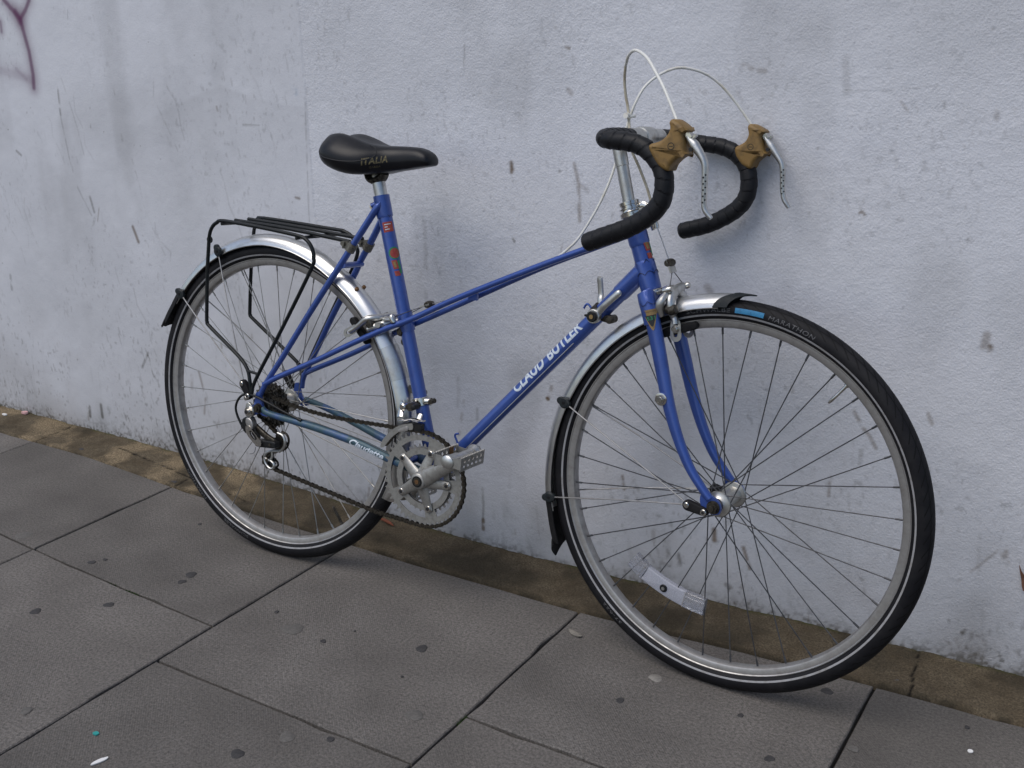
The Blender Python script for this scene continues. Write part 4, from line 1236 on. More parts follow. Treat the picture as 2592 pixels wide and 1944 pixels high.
# spoke reflector
rc = spline([Vector((x, y, 0)) for x, y in ((-166, -151), (-138, -171), (-97.3, -188.5), (-56.3, -199.5), (-16, -204.5))], 6)
def strip(P, hw):
    L, Rr = [], []
    for i, p in enumerate(P):
        t = (P[min(i + 1, len(P) - 1)] - P[max(i - 1, 0)]).normalized(); n_ = Vector((-t.y, t.x, 0))
        L.append(tuple((p + n_ * hw).xy)); Rr.append(tuple((p - n_ * hw).xy))
    return L + Rr[::-1]
mb = MB(); pillow(mb, strip(rc[6:19], 15.0), 10, 6.2, 2.2)
rf = mb.build('spoke_reflector', 'clear', wf)
for q in (rc[:7], rc[18:]):
    mb = MB(); pillow(mb, strip(q, 15.8), 10, 7.0, 2.6); mb.build('reflector_end', 'clearend', rf)
    mb = MB(); pillow(mb, strip(q, 9.0), 12.5, 5.5, 2.6); mb.build('reflector_ridge', 'clearend', rf)
mb = MB(); disc(mb, -97.5, -189.5, 15.5, 18.5, 7.5, 16, 1); mb.build('reflector_screw', 'dark', rf)
mb = MB(); disc(mb, -97.5, -189.5, 18.5, 20, 3.2, 12); mb.build('reflector_screw', 'alu', rf)
for t in (0.22, 0.78):
    k = int(t * (len(rc) - 1)); p = rc[k]; tt = (rc[k + 1] - rc[k - 1]).normalized(); n_ = Vector((-tt.y, tt.x, 0))
    mb = MB(); box(mb, V(p.x, p.y, 16.9), V(tt.x, tt.y, 0) * 1000, V(n_.x, n_.y, 0) * 1000, Vector((0, 1, 0)), .0008, .0145, .0008); mb.build('reflector_rib', 'stripe', rf)

wr = build_wheel(MR, (24, 36, 21), True, R_(2.0), 30, 'rear wheel with freewheel and pale tyre stripe', 150)
mb = MB()
lathe(mb, V(0, 0, -44), LAT, [(t / 1000, r / 1000) for t, r in ((0, 11), (5, 16), (6, 24), (9, 25.5), (12, 24), (13, 17), (22, 15.5), (40, 15), (58, 16), (60, 24), (63, 25.5), (66, 24), (67, 18), (70, 18))], 32)
tube(mb, VL([(0, 0, -70), (0, 0, 70)]), 0.0048, 12)
hexnut(mb, 0, 0, -73, -66, 9.5)
mb.build('hub', 'alu', wr)
def gear(nt, rp, depth=3.2, a0=0.0):
    out = []
    for i in range(nt):
        for f_, r in ((0.0, rp - depth * 0.55), (0.22, rp - depth * 0.55), (0.42, rp + depth * 0.45), (0.58, rp + depth * 0.45), (0.78, rp - depth * 0.55)):
            t = a0 + 2 * math.pi * (i + f_) / nt
            out.append((r * math.cos(t), r * math.sin(t)))
    return out
for k, nt in enumerate((14, 16, 18, 20, 22, 25)):
    rp = nt * 12.7 / 2 / math.pi
    v = 46 - 4.6 * k
    mb = MB(); plate(mb, [gear(nt, rp, 4.2, 0.3 * k), circle(0, 0, rp * 0.55, 24)[::-1]], v - 1.0, v + 1.0)
    for q in range(5):
        t = 2 * math.pi * q / 5 + k
        tube(mb, [V(14 * math.cos(t), 14 * math.sin(t), v), V(rp * 0.6 * math.cos(t), rp * 0.6 * math.sin(t), v)], 0.0016, 6)
    mb.build('sprocket', 'sprocket', wr)
mb = MB(); disc(mb, 0, 0, 20, 50, 16, 24, 2); mb.build('freewheel_body', 'oily', wr)
mb = MB(); hexnut(mb, 0, 0, 66, 73, 9.5, 0.1); disc(mb, 0, 0, 64.8, 67, 11, 18); disc(mb, 0, 0, 73, 77, 5, 12); mb.build('axle_nut', 'oily', wr)
# ---------------------------------------------------------------- mudguards
def rcurve(tab):
    tab = sorted(tab)
    return lambda d: float(np.interp(d, [t[0] for t in tab], [t[1] for t in tab]))
def guard_sheet(mb, redge, d0, d1, hw=23, rise=23, n=90, m=15, lift=0.0, s0=0.0, s1=0.0, th=0.9, span=1.42):
    """curved sheet over the wheel from angle d0 to d1 (degrees); s0/s1 sweep the edges further than the crown"""
    vs, fs = [], []
    for lay in (0, 1):
        for i in range(n + 1):
            for j in range(m):
                ph = -span + 2 * span * j / (m - 1)
                s = abs(math.sin(ph))
                d = (d0 + s0 * s) * (1 - i / n) + (d1 + s1 * s) * (i / n)
                r = redge(d) + rise * (math.cos(ph) - math.cos(span)) / (1 - math.cos(span)) + lift - (th if lay else 0) * math.cos(ph)
                v = (hw + lift - (th if lay else 0)) * math.sin(ph) / math.sin(span)
                t = R_(d)
                vs.append(V(r * math.cos(t), r * math.sin(t), v))
    N = (n + 1) * m
    for i in range(n):
        for j in range(m - 1):
            a = i * m + j
            fs.append((a, a + 1, a + m + 1, a + m)); fs.append((N + a, N + a + m, N + a + m + 1, N + a + 1))
        for j in (0, m - 1):
            a = i * m + j
            fs.append((a, a + m, N + a + m, N + a))
    for i in (0, n):
        for j in range(m - 1):
            a = i * m + j
            fs.append((a, a + 1, N + a + 1, N + a))
    mb.add(vs, fs)
    for j in (0, m - 1):                                                     # rolled edge
        tube(mb, [Vector(vs[i * m + j]) for i in range(n + 1)], 0.0013, 6)
    return vs
reF = rcurve([(85, 338.5), (95, 338.5), (140, 338), (155, 339), (170, 343), (180, 346), (190, 350), (210, 352)])
mb = MB(); guard_sheet(mb, reF, 91, 196, s0=5.5)
gF = mb.build('mudguard', 'guard', bike, MF)
mb = MB(); guard_sheet(mb, lambda d: reF(d) + 0.8, 86.8, 90.6, n=5, lift=1.2, s0=7.0, s1=7.5, th=2.0)
mb.build('rubber_edge', 'capgrey', gF)
mb = MB(); guard_sheet(mb, lambda d: reF(d) + max(0, (d - 196) * 0.5), 192, 203, n=12, lift=1.0, s1=3.5, th=2.2, hw=24)
guard_sheet(mb, lambda d: reF(d) + 4 + max(0, (d - 202.8) * 2.6), 202.8, 210.0, n=8, lift=1.0, s0=3.5, s1=-3.5, th=2.2, hw=29, rise=16)
mb.build('mud_flap', 'rubber', gF)
reR = rcurve([(-40, 341), (-20, 340), (7, 339), (16, 336), (30, 334), (42, 333), (63, 334), (78, 341), (85, 344), (95, 347.5), (107, 348), (125, 347), (142, 346), (160, 348)])
mb = MB(); guard_sheet(mb, reR, -26, 147)
gR = mb.build('mudguard', 'guard', bike, MR)
mb = MB(); guard_sheet(mb, reR, 17.6, 29.5, n=10, lift=0.9, th=0.8)
mb.build('guard_sleeve', 'alu', gR)
mb = MB(); guard_sheet(mb, lambda d: reR(d) + max(0, (d - 150) * 0.6), 144.5, 155, n=12, lift=1.0, th=2.2, hw=24, s1=2)
guard_sheet(mb, lambda d: reR(d) + 3 + max(0, (d - 150) * 0.9), 154.8, 160.5, n=6, lift=1.0, s0=2, s1=-1.5, th=2.2, hw=25, rise=15)
mb.build('mud_flap', 'rubber', gR)
for v, (a, b) in ((12, (217, 276)), (-12, (217, 278))):
    mb = MB(); d = Vector((a, b, 0)).normalized(); 
    lathe(mb, V(a + d.x * 3.5, b + d.y * 3.5, v), V(d.x, d.y, v / 60), [(-.004, .0042), (.0015, .0042), (.003, .0028)], 12); mb.build('guard_bolt', 'bronze', gR)
def stay_cap(a, b, v, par, r=11):
    mb = MB()
    t = math.atan2(b, a); s = 1 if v > 0 else -1
    e_r, e_t = (math.cos(t), math.sin(t)), (-math.sin(t), math.cos(t))
    lathe(mb, V(a, b, v - s * 2), V(0, 0, s * 1000), [(0, r * .9 / 1000), (.002, r / 1000), (.005, r / 1000), (.0075, r * .75 / 1000)], 18)
    pillow(mb, slot_bar(a - e_r[0] * 5, b - e_r[1] * 5, a + e_r[0] * 9, b + e_r[1] * 9, 8, 7), v + s * 1.0, 4.0, 1.5)
    return mb.build('stay_cap', 'capgrey', par)
def stays(par, ends, piv, plate_end, vp, ve):
    for s in (1, -1):
        for (a, b) in ends:
            c = stay_cap(a, b, s * (ve + 1), par)
            mb = MB(); disc(mb, a, b, s * (ve + 6.4), s * (ve + 7.6), 3.0, 12); mb.build('cap_screw', 'rubber', c)
            mb = MB(); A, B = Vector((a, b, s * (ve + 2))), Vector((piv[0], piv[1], s * vp))
            mid = (A + B) / 2 + Vector((0, 0, s * 3)) + Vector((0.0, 3.0, 0))
            tube(mb, spline(VL([A, A * .75 + B * .25 + Vector((0, 1.5, s * 2)), mid, A * .25 + B * .75 + Vector((0, 2, s * 2)), B]), 5), 0.00140, 8)
            mb.build('guard_stay', 'rim', par)
        mb = MB(); pillow(mb, slot_bar(piv[0], piv[1], plate_end[0], plate_end[1], 9.5, 7.5), s * (vp + 1), 5.5, 2.5)
        pb = mb.build('stay_bracket', 'rubber', par)
        mb = MB(); disc(mb, piv[0] - 1, piv[1] + 1, s * (vp + 6), s * (vp + 9), 5.2, 16, 1.2); mb.build('bracket_bolt', 'chrome', pb)
        mb = MB(); disc(mb, plate_end[0], plate_end[1], s * (vp + 6), s * (vp + 9.5), 6.0, 16, 1); mb.build('bracket_bolt', 'chrome', pb)
        mb = MB(); disc(mb, plate_end[0], plate_end[1], s * (vp + 9.4), s * (vp + 9.9), 3.0, 6); mb.build('bolt_socket', 'black', pb)
stays(gF, [(-323.4, 120.5), (-344.5, -69.6)], (-46.0, -6.0), (-14.5, -11.0), 55, 24)
stays(gR, [(-156.4, 320.9), (-274.0, 213.4)], (-41.4, 48.0), (-24.9, 24), 66, 24)

# ---------------------------------------------------------------- luggage rack
rk = empty('luggage_rack', bike, MR)
def rod(pts, r=0.0041, name='rod', k=4, mat='rack'):
    mb = MB(); tube(mb, spline(VL(pts), k), r, 10); return mb.build(name, mat, rk)
railR = [(95.8, 380.2, 60), (10.5, 387.0, 60), (-103.3, 392.6, 60), (-125.3, 387.1, 60), (-138.3, 377.2, 60), (-146.5, 360.9, 60), (-150.0, 333.7, 60), (-154.4, 277.0, 60), (-157.6, 180.5, 60), (-155.8, 167.6, 60), (-148.4, 158.4, 60), (-64.9, 106.8, 61), (-35.7, 83.5, 64), (-24.9, 63.0, 67), (-19.4, 30, 68)]
railRf = [(95.8, 380.2, 60), (118.5, 376.2, 60), (134, 365.5, 60), (142.5, 351, 60), (144.3, 336.9, 60), (138.3, 314.8, 60), (63.4, 184.7, 61), (-6.8, 64.0, 66), (-17.8, 30, 68)]
mir = lambda pts: [(a + 2, b + 1, -v) for a, b, v in pts]
rod(railR, name='rear_leg'); rod(railRf, name='front_leg')
railL = [(121.8, 385.7, -60), (-101.4, 394.2, -60), (-119.0, 386.4, -60), (-127.5, 375.1, -60), (-133.1, 357.9, -60), (-140.7, 280.3, -60), (-144.7, 184.8, -60), (-142.8, 171.1, -60), (-132.3, 162.0, -60), (-14.8, 89.0, -62), (-3.3, 76.8, -64), (4.1, 58.3, -67), (7.8, 32, -68)]
railLf = [(121.8, 385.7, -60), (143.9, 376.8, -60), (158.0, 356.5, -60), (161.5, 340.5, -60), (146.0, 301.9, -60), (107.9, 233.8, -60), (16.2, 66.7, -66), (8, 32, -68)]
rod(railL, name='rear_leg'); rod(railLf, name='front_leg')
rod([(-111.7, 391.8, 19), (40, 386, 19), (206, 374.5, 21)]); rod([(-111, 393.1, -20), (40, 387.5, -20), (206, 378, -21)])
rod([(-108.8, 386.2, 62), (-109, 386.4, 0), (-110, 386, -62)], 0.0038, 'cross_rod'); rod([(100.9, 374.5, 64), (104, 375.5, 0), (122, 379, -64)], 0.0038, 'cross_rod')
rod([(-28.5, 77.6, 66), (0.4, 75.1, 66)], 0.003, 'leg_tie'); rod([(-2, 77, -66), (22, 74, -66)], 0.003, 'leg_tie')
mb = MB(); lathe(mb, V(-146.5, 349, 60), LAT, [(-.0015, .0075), (.0015, .0075), (.0015, .004), (-.0015, .004)], 16, True); mb.build('eyelet', 'rack', rk)
MAT['clamp'] = M('dull_clamp', (0.20, 0.19, 0.16), 0.5, 0.7, (0.10, 0.095, 0.08), 200, (0.4, 0.65))
for s, P_ in ((1, (213, 363.5, 24.5)), (-1, (219, 364, -23.5))):
    A_ = Vector(V(238.0, 400.9, s * 21)); B_ = Vector(V(183.6, 318.1, s * 30)); d = (B_ - A_).normalized()
    c = V(*P_)
    mb = MB(); tube(mb, [c - d * .009, c + d * .009], 0.0104, 18)
    x = Vector((d.z, 0, -d.x)); 
    box(mb, c + Vector((-.013, 0, .004)), (1, 0, 0), (0, 1, 0), (0, 0, 1), .008, .0045, .0075)
    q = mb.build('seat_stay_clamp', 'clamp', rk)
    mb = MB(); lathe(mb, c + Vector((-.017, .009, .007)), LAT, [(0, .0052), (.018, .0052)], 10); mb.build('clamp_bolt', 'clamp', q)

# ---------------------------------------------------------------- saddle and seat post
sd_ = [(144, 20, 564, 549, 1), (147, 42, 571, 537, 3), (155, 60, 577, 528, 6), (170, 71, 581, 521, 9), (191, 76, 582, 515, 9.5), (211, 76, 579, 511, 8.5), (230, 73, 575, 510, 6.5), (249, 67, 571, 511, 4), (266, 58, 569, 513, 2), (281, 47, 568.5, 515.5, 0.5), (296, 37, 569, 518.5, 0),
       (318, 30, 569.5, 522.5, 0), (343, 27, 569.5, 527, 0), (363, 26, 568, 531, 0), (377, 24.5, 563.5, 533.5, 0), (385, 22, 558.5, 535, 0), (390, 17, 552.5, 536.5, 0), (392.5, 9, 547.5, 539, 0)]
mb = MB()
vs, fs, NS = [], [], 40
sdp = spline([Vector((a, w_, t)) for a, w_, t, b, c in sd_], 3); sdq = spline([Vector((a, b, c)) for a, w_, t, b, c in sd_], 3)
for p, q in zip(sdp, sdq):
    a, W_, top, bot, ck = p.x, max(p.y, 1), p.z, q.y, q.z
    for k in range(NS):
        th = 2 * math.pi * k / NS
        cx, sx = math.cos(th), math.sin(th)
        v = W_ * math.copysign(abs(cx) ** (0.72 if sx >= 0 else 0.22), cx)
        if sx >= 0:
            e = (top - bot) * 0.62
            b = bot + (top - bot) * 0.38 + e * sx ** 0.85
            u = abs(v) / W_
            b += ck * (math.exp(-((u - 0.52) / 0.26) ** 2) - 0.30 * math.exp(-(u / 0.22) ** 2)) * sx
        else:
            b = bot + (top - bot) * 0.38 * (1 - abs(sx) ** 1.3)
            v *= 1 - 0.10 * abs(sx) ** 2
        vs.append(V(a, b, v))
m = len(sdp)
for i in range(m - 1):
    for k in range(NS):
        x, y = i * NS + k, i * NS + (k + 1) % NS
        fs.append((x, y, y + NS, x + NS))
fs += [tuple(range(NS)), tuple(range((m - 1) * NS, m * NS))]
mb.add(vs, fs)
saddle = mb.build('saddle', 'vinyl', bike, MR, 60)
bvh = BVHTree.FromPolygons([Vector(v) for v in vs], fs)
def on_saddle(a, b, off=0.4, v0=120):
    h = bvh.ray_cast(V(a, b, v0), Vector((0, 1, 0)))
    return (h[0] + h[1] * (off / 1000 if h[1].y < 0 else -off / 1000)) if h[0] is not None else None
sp = [on_saddle(a, b, 0.25) for a, b in ((152, 556), (160, 549), (175, 542), (199, 538), (222, 536), (250, 537), (268, 541), (281, 548), (282, 556), (276, 563), (262, 568))]
sp = [p for p in sp if p is not None]
mb = MB(); tube(mb, spline(sp, 5), 0.0009, 6); mb.build('piping', 'black', saddle)
def sfn(a0, b0, sl):
    def g(x, y):
        p = on_saddle(a0 + x * 1000, b0 + (y + x * sl) * 1000, 0.35)
        return p if p is not None else V(a0, b0, 30)
    return g
decal('lettering', text_tris('ITALIA', 0.0135, 0.030, 0.05, 1.08, 0.044, 0.002), sfn(261, 529.5, 0.20), 'gold', saddle)
decal('lettering', text_tris('GARDA', 0.0035, 0.0, 0.1, 1.1, 0.018, 0.002), sfn(273, 524.5, 0.20), 'gold', saddle)
mb = MB(); tube(mb, spline(VL([(232, 511, 0), (240, 503, 0), (255, 500, 0), (268, 507, 0), (274, 515, 0)]), 4), [.012, .017, .017, .012], 14, Vector((0, 1, 0)), [.006, .009, .009, .006])
for s in (1, -1): tube(mb, spline(VL([(185, 528, s * 30), (225, 518, s * 22), (270, 519, s * 20), (320, 530, s * 14), (350, 540, s * 8)]), 4), .0035, 8)
mb.build('saddle_clamp', 'oily', saddle)
mb = MB(); sd3 = sdir; tube(mb, [seat_hi - sd3 * .03, seat_hi + sd3 * .026, seat_hi + sd3 * .034, seat_hi + sd3 * .045], [.0134, .0134, .0130, .0112], 24)
mb.build('seat_post', 'alu', bike, MR)

# ---------------------------------------------------------------- headset, stem, handlebar
st_ax = (V(-222.3, 471.7, 0) - V(-175.1, 348.5, 0)).normalized()      # steering axis, upwards
hs0 = V(-222.3, 471.7, 0)
mb = MB()
lathe(mb, hs0 - st_ax * .001, st_ax, [(t / 1000, r / 1000) for t, r in ((0, 18.5), (1, 21), (8, 21.5), (9, 20), (10, 17.5), (11, 17), (14, 17), (14.5, 20), (16.5, 20), (17, 16), (21, 16), (21.5, 18), (27.5, 18), (28.5, 15), (29, 12))], 28)
headset = mb.build('headset', 'chrome', bike, MF)
mb = MB(); lathe(mb, V(-174.4, 346.7, 0) - st_ax * .007, st_ax, [(t / 1000, r / 1000) for t, r in ((-4, 17.5), (-3, 20.5), (0, 21.5), (4, 21.5), (7, 20), (8, 18), (8.5, 16))], 28); mb.build('crown_race', 'chrome', headset)
# hanger that stops the front brake cable
mb = MB()
tube(mb, spline([hs0 + st_ax * .0155 + V(14, 0, 0), hs0 + st_ax * .0155 + V(24, 6, 0), hs0 + st_ax * .013 + V(33, 3, 0), hs0 + st_ax * .005 + V(38, -2, 0), hs0 + V(43, -12, 0), hs0 + V(46, -18, 0)], 4), .0024, 8, Vector((0, 1, 0)), .0075)
lathe(mb, hs0 + V(45, -4, 0), V(-.3, 1, 0), [(-.012, .0045), (.012, .0045)], 12)
mb.build('cable_hanger', 'chrome', headset)
stem = MB()
q0, q1 = hs0 + st_ax * .026, V(-262, 601, 0)
qd = (q1 - q0).normalized(); ql = (q1 - q0).length
lathe(stem, q0, qd, [(0, .0111), (ql - .046, .0111), (ql - .045, .0122), (ql - .006, .0126), (ql + .004, .0118), (ql + .012, .0085), (ql + .014, .004)], 28)
tube(stem, spline(VL([(-263, 600, 0), (-245, 604, 0), (-225, 608, 0), (-210, 609, 0)]), 4), [.0115, .0115, .0120, .0135], 20)
lathe(stem, V(-209, 608.5, -19), LAT, [(0, .0165), (.002, .0178), (.036, .0178), (.038, .0165)], 28)
stem.build('stem', 'alu', bike, MF)
pathR = [(-209, 608.5, 0), (-208, 608.5, 60), (-207.5, 608, 110), (-205, 607, 140), (-197, 605.5, 160), (-178, 604.5, 171), (-149.1, 603.3, 173), (-122.2, 597.1, 173), (-99.2, 581.2, 173), (-84.6, 561.2, 173), (-80.5, 538.6, 173), (-84.8, 513.3, 173), (-104.7, 490.3, 173), (-138.6, 469.6, 173), (-182.9, 451.3, 173), (-209.5, 440, 173)]
pathL = [(-209, 608.5, 0), (-208, 608.5, -60), (-207.5, 607, -110), (-204, 604, -140), (-196, 601.5, -160), (-178.3, 599.5, -171), (-141.1, 596.2, -172), (-110.8, 584.6, -172), (-89.4, 561.6, -172), (-82.7, 531.1, -172), (-88.4, 503.9, -172), (-110.2, 479.5, -172), (-152.5, 455.2, -172), (-204.3, 438.3, -172)]
mb = MB()
tube(mb, VL([(-209, 608.5, -62), (-209, 608.5, 62)]), .0128, 20)
lathe(mb, V(-209, 608.5, -58), LAT, [(0, .0132), (.004, .0150), (.112, .0150), (.116, .0132)], 24)
bars = mb.build('handlebar', 'alu', bike, MF)
for path, sgn in ((pathR, 1), (pathL, -1)):
    P_ = resample(spline(VL(path), 8), 0.0017)
    k0 = next(i for i, p in enumerate(P_) if abs(p.y) > 0.056)
    P_ = P_[k0:]
    def wrap(s, th, sgn=sgn):
        x = (s + 0.0060 * math.sin(th + 0.5) * sgn) / 0.0190
        fr_ = x - math.floor(x)
        return 0.0010 * fr_ - 0.0002 + 0.0003 * math.sin(40 * s + 3 * th) if fr_ < 0.94 else -0.0006
    mb = MB(); tube(mb, P_, [.0134] + [.0146] * 12 + [.0152] * 10, 28, fn=wrap)
    e = P_[-1]; d = (P_[-1] - P_[-2]).normalized()
    lathe(mb, e - d * .001, d, [(0, .0150), (.003, .0152), (.0065, .0128), (.008, .009), (.0085, .003)], 24)
    mb.build('bar_tape', 'tape', bars, None, 28)

# ---------------------------------------------------------------- brake levers with gum hoods
hoodR = [(-66.3, 641, 0), (-73.5, 636.5, 0), (-71.8, 627.2, 0), (-75.4, 617.4, 0), (-86.9, 607.6, 0), (-103.9, 601.2, 0), (-103.6, 592.6, 0), (-93.2, 577.7, 0), (-84.0, 568.5, 0), (-69.5, 563.3, 0), (-64.0, 573.8, 0), (-53.2, 584.1, 0), (-41.2, 590.4, 0), (-45.0, 594.3, 0), (-48.6, 609.9, 0), (-50.2, 620.7, 0), (-42.0, 625.0, 0), (-50.8, 633.2, 0)]
hoodL = [(-84.1, 638.8), (-89.8, 632.8), (-87.0, 619.9), (-93.4, 606.5), (-109.6, 596.6), (-108.4, 585), (-103.4, 576.3), (-92.2, 565.4), (-77.2, 560.9), (-70.2, 573.9), (-60, 583), (-51.1, 588.9), (-56, 593), (-61.4, 608), (-64.0, 620.0), (-57.8, 626.4), (-68, 633)]
levR = [(-46.8, 621, 0), (-44.2, 613.5, 0), (-35.8, 603.9, 0), (-24.2, 591.2, 0), (-15.7, 576.9, 0), (-13.6, 554.7, 0), (-12.1, 532.4, 0), (-11.2, 515.6, 0), (-7.1, 506.0, 0), (2.1, 496.9, 0)]
levL = [(-61.0, 621, 0), (-57.6, 614.2, 0), (-48.1, 601.7, 0), (-35.5, 587.3, 0), (-24.8, 572.3, 0), (-21.5, 552.9, 0), (-19.0, 529.1, 0), (-15.4, 514.1, 0), (-10, 505, 0), (-4.1, 497.4, 0)]
for sgn, hood, lev, hole in ((1, hoodR, levR, (-37.5, 597.6)), (-1, hoodL, levL, (-51, 596))):
    v0 = 172.5 * sgn
    mb = MB()
    P_ = spline(VL([(a, b, v0) for a, b, _ in lev]), 6)
    tube(mb, P_, [.0034, .0055, .0085, .0062, .0052, .0046, .0043, .0042, .0045, .0034], 14, Vector((1, 0, .15)), [.0060, .0072, .0075, .0070, .0066, .0064, .0062, .0060, .0055, .0035])
    lv = mb.build('brake_lever', 'alu', bike, MF)
    mb = MB(); pillow(mb, smooth_poly([(p[0], p[1]) for p in hood], 5), v0, 18.0, 7.5, 7)
    hd = mb.build('hood', 'gum', lv, None, 70)
    cx, cy = hole[0] - 28, hole[1] + 3
    mb = MB(); plate(mb, [circle(cx, cy, 5.6, 18), circle(cx, cy, 4.6, 18)[::-1]], v0 + 17.8, v0 + 18.3); plate(mb, [[(cx - 3, cy - .5), (cx + 3, cy - .5), (cx + 3, cy + .5), (cx - 3, cy + .5)]], v0 + 17.8, v0 + 18.3)
    mb.build('hood_emblem', 'capgrey', hd)
    mb = MB(); disc(mb, hole[0], hole[1], v0 + 6.0, v0 + 8.2, 3.3, 16); mb.build('pivot_hole', 'black', lv)
    mb = MB(); p0 = lev[0]; box(mb, V(p0[0] + 1.0, p0[1] - 1.5, v0), (0.64, 0, -0.77), (0, 1, 0), (0.77, 0, 0.64), .0075, .0065, .0042)
    box(mb, V(p0[0] + 8.5, p0[1] - 6.0, v0), (0.64, 0, -0.77), (0, 1, 0), (0.77, 0, 0.64), .002, .004, .0065)
    mb.build('quick_release_cam', 'chrome', lv)
    Q = spline(VL([(a, b, v0) for a, b, _ in lev]), 6)
    mb = MB()
    L0 = [p for p in resample(Q, 0.0092) if V(0, 518, 0).z < p.z < V(0, 562, 0).z]
    for p in L0:
        lathe(mb, p + Vector((0.0005, -.0068 , 0)), LAT, [(0, .0015), (.0006, .0015)], 8)
        lathe(mb, p + Vector((0.0030, -.0052, .004)), Vector((.72, -.7, 0)), [(0, .0014), (.0008, .0014)], 8)
    o = mb.build('drilled_holes', 'black', lv); o['kind'] = 'stuff'

# ---------------------------------------------------------------- brake cables
cabR = [(-67.5, 638, 172.5), (-69.2, 641.8, 172), (-97.5, 681.2, 158), (-123.8, 707.5, 140), (-155.5, 731.3, 112), (-184.0, 743.3, 85), (-205.8, 747.3, 66), (-226.5, 740.5, 46), (-240.9, 725.3, 28), (-247.6, 703.2, 16), (-247.0, 678.7, 10), (-241.8, 653.9, 7), (-234.6, 625, 12), (-222, 590, 24), (-208, 556, 14), (-197, 525, 4), (-188, 500, 1), (-180, 478, 0)]
cabL = [(-86, 633, -172.5), (-88.7, 637.2, -172), (-108.5, 663.4, -165), (-129.4, 690.3, -152), (-149.0, 710.6, -138), (-165.9, 722.2, -120), (-182.5, 727.7, -103), (-198.1, 728.2, -85), (-212.3, 720.6, -66), (-226.3, 706.8, -48), (-238.1, 689.1, -36), (-247.8, 661.0, -26), (-253.6, 637.3, -22), (-259.0, 618.0, -22)]
cb = MB(); tube(cb, spline(VL(cabR[:9]), 6), .0026, 10); bc = cb.build('brake_cable', 'whitecable', bike, MF)
cb = MB(); tube(cb, spline(VL(cabR[8:]), 6), .0025, 10); cb.build('yellowed_length', 'dirtycable', bc)
toR = MR.inverted() @ MF
PL = [toR @ p for p in VL(cabL)] + VL([(772, 576, -20), (762, 530, -13), (743.5, 480.5, -7), (716, 430, -2), (695.6, 406, 0), (672, 386, 0)])
cb = MB(); tube(cb, spline(PL, 6), .0024, 10); cb.build('brake_cable', 'whitecable', bike, MR)
cb = MB()
lathe(cb, V(-238.5, 641, 10), Vector((0.15, 1, .1)), [(-.004, .0030), (.018, .0028)], 8)
lathe(cb, V(-238.5, 643, 15), LAT, [(-.003, .005), (.006, .005)], 10)
cb.build('cable_tie', 'whitecable', bc)
cb = MB(); tube(cb, spline(VL([(672, 386, 0), (560, 333, 0), (498, 306.5, 0)]), 5), .0024, 8); cb.build('cable_under_tubes', 'bluecable', bike, MR)
cb = MB(); lathe(cb, V(494, 305, 0), V(1, .45, 0), [(-.012, .0045), (.016, .0045)], 10); box(cb, V(494, 296, 0), (1, 0, 0), (0, 1, 0), (0, 0, 1), .010, .003, .009); cb.build('cable_stop', 'blue', frame)

# ---------------------------------------------------------------- centre-pull brakes
def caliper(mtx, arm, widths, bolt_at, pad, yoke, hang, plane, name_label, wire_to):
    c = empty('brake_caliper', bike, mtx); c['label'] = name_label
    for s in (1, -1):
        dx = 0 if s > 0 else -5
        mb = MB()
        P_ = spline(VL([(a + dx * plane[0], b + dx * plane[1], v * s) for a, b, v in arm]), 5)
        tube(mb, P_, widths, 14, V(*plane, 0) * 1000, [w_ * 1.25 for w_ in widths])
        A_ = arm[-1]
        am = mb.build('brake_arm', 'alu', c)
        mb = MB(); e = Vector((arm[0][0] + dx * plane[0], arm[0][1] + dx * plane[1], arm[0][2] * s))
        lathe(mb, V(*e) - V(*plane, 0) * 6, V(*plane, 0) * 1000, [(0, .0058), (.003, .0062), (.013, .0062), (.016, .0045)], 14); mb.build('wire_anchor', 'chrome', am)
        mb = MB(); bx, by = bolt_at
        disc(mb, bx, by, s * 29, s * 34, 5.6, 14, 1.2); disc(mb, bx, by, s * 26.8, s * 29.2, 7.2, 16); mb.build('pad_bolt', 'chrome', am)
        mb = MB(); pillow(mb, slot_bar(*pad, 7.5, 7.0), s * 17, 6.4, 2.0); mb.build('brake_pad', 'rubber', c)
    mb = MB()
    lathe(mb, V(yoke[0], yoke[1], -11), LAT, [(0, .006), (.006, .0075), (.016, .0075), (.022, .006)], 14); mb.build('yoke_nut', 'oily', c)
    mb = MB(); yd = (V(yoke[0], yoke[1], 0) - V(*wire_to, 0)).normalized()
    nn = Vector((-yd.z, 0, yd.x))
    yb = V(yoke[0], yoke[1], 0)
    box(mb, yb + yd * .006, yd, Vector((0, 1, 0)), nn, .012, .011, .0016)
    mb.build('yoke', 'alu', c)
    for s in (1, -1):
        mb = MB(); tube(mb, [yb + yd * .013, V(arm[0][0], arm[0][1], arm[0][2] * s)], .0008, 6); mb.build('straddle_wire', 'steel', c)
    mb = MB(); tube(mb, [yb, V(*wire_to, 0)], .0009, 6); mb.build('pull_wire', 'alu', c)
    return c
armF = [(-126.3, 357.5, -30), (-126.4, 357.5, -18), (-126.3, 354.9, 0), (-124.4, 348.2, 19), (-121.5, 336.9, 30), (-118.7, 323.4, 31), (-115.5, 311.5, 27), (-112.0, 305.1, 27), (-110.8, 300, 27)]
cF = caliper(MF, armF, [.0048, .0062, .0072, .0078, .0080, .0076, .0058, .0060, .0066], (-110, 290.8), (-132, 279.5, -80, 299.5), (-143.4, 399.0), None, (0.93, 0.37), 'front centre-pull brake caliper', (-179, 470))
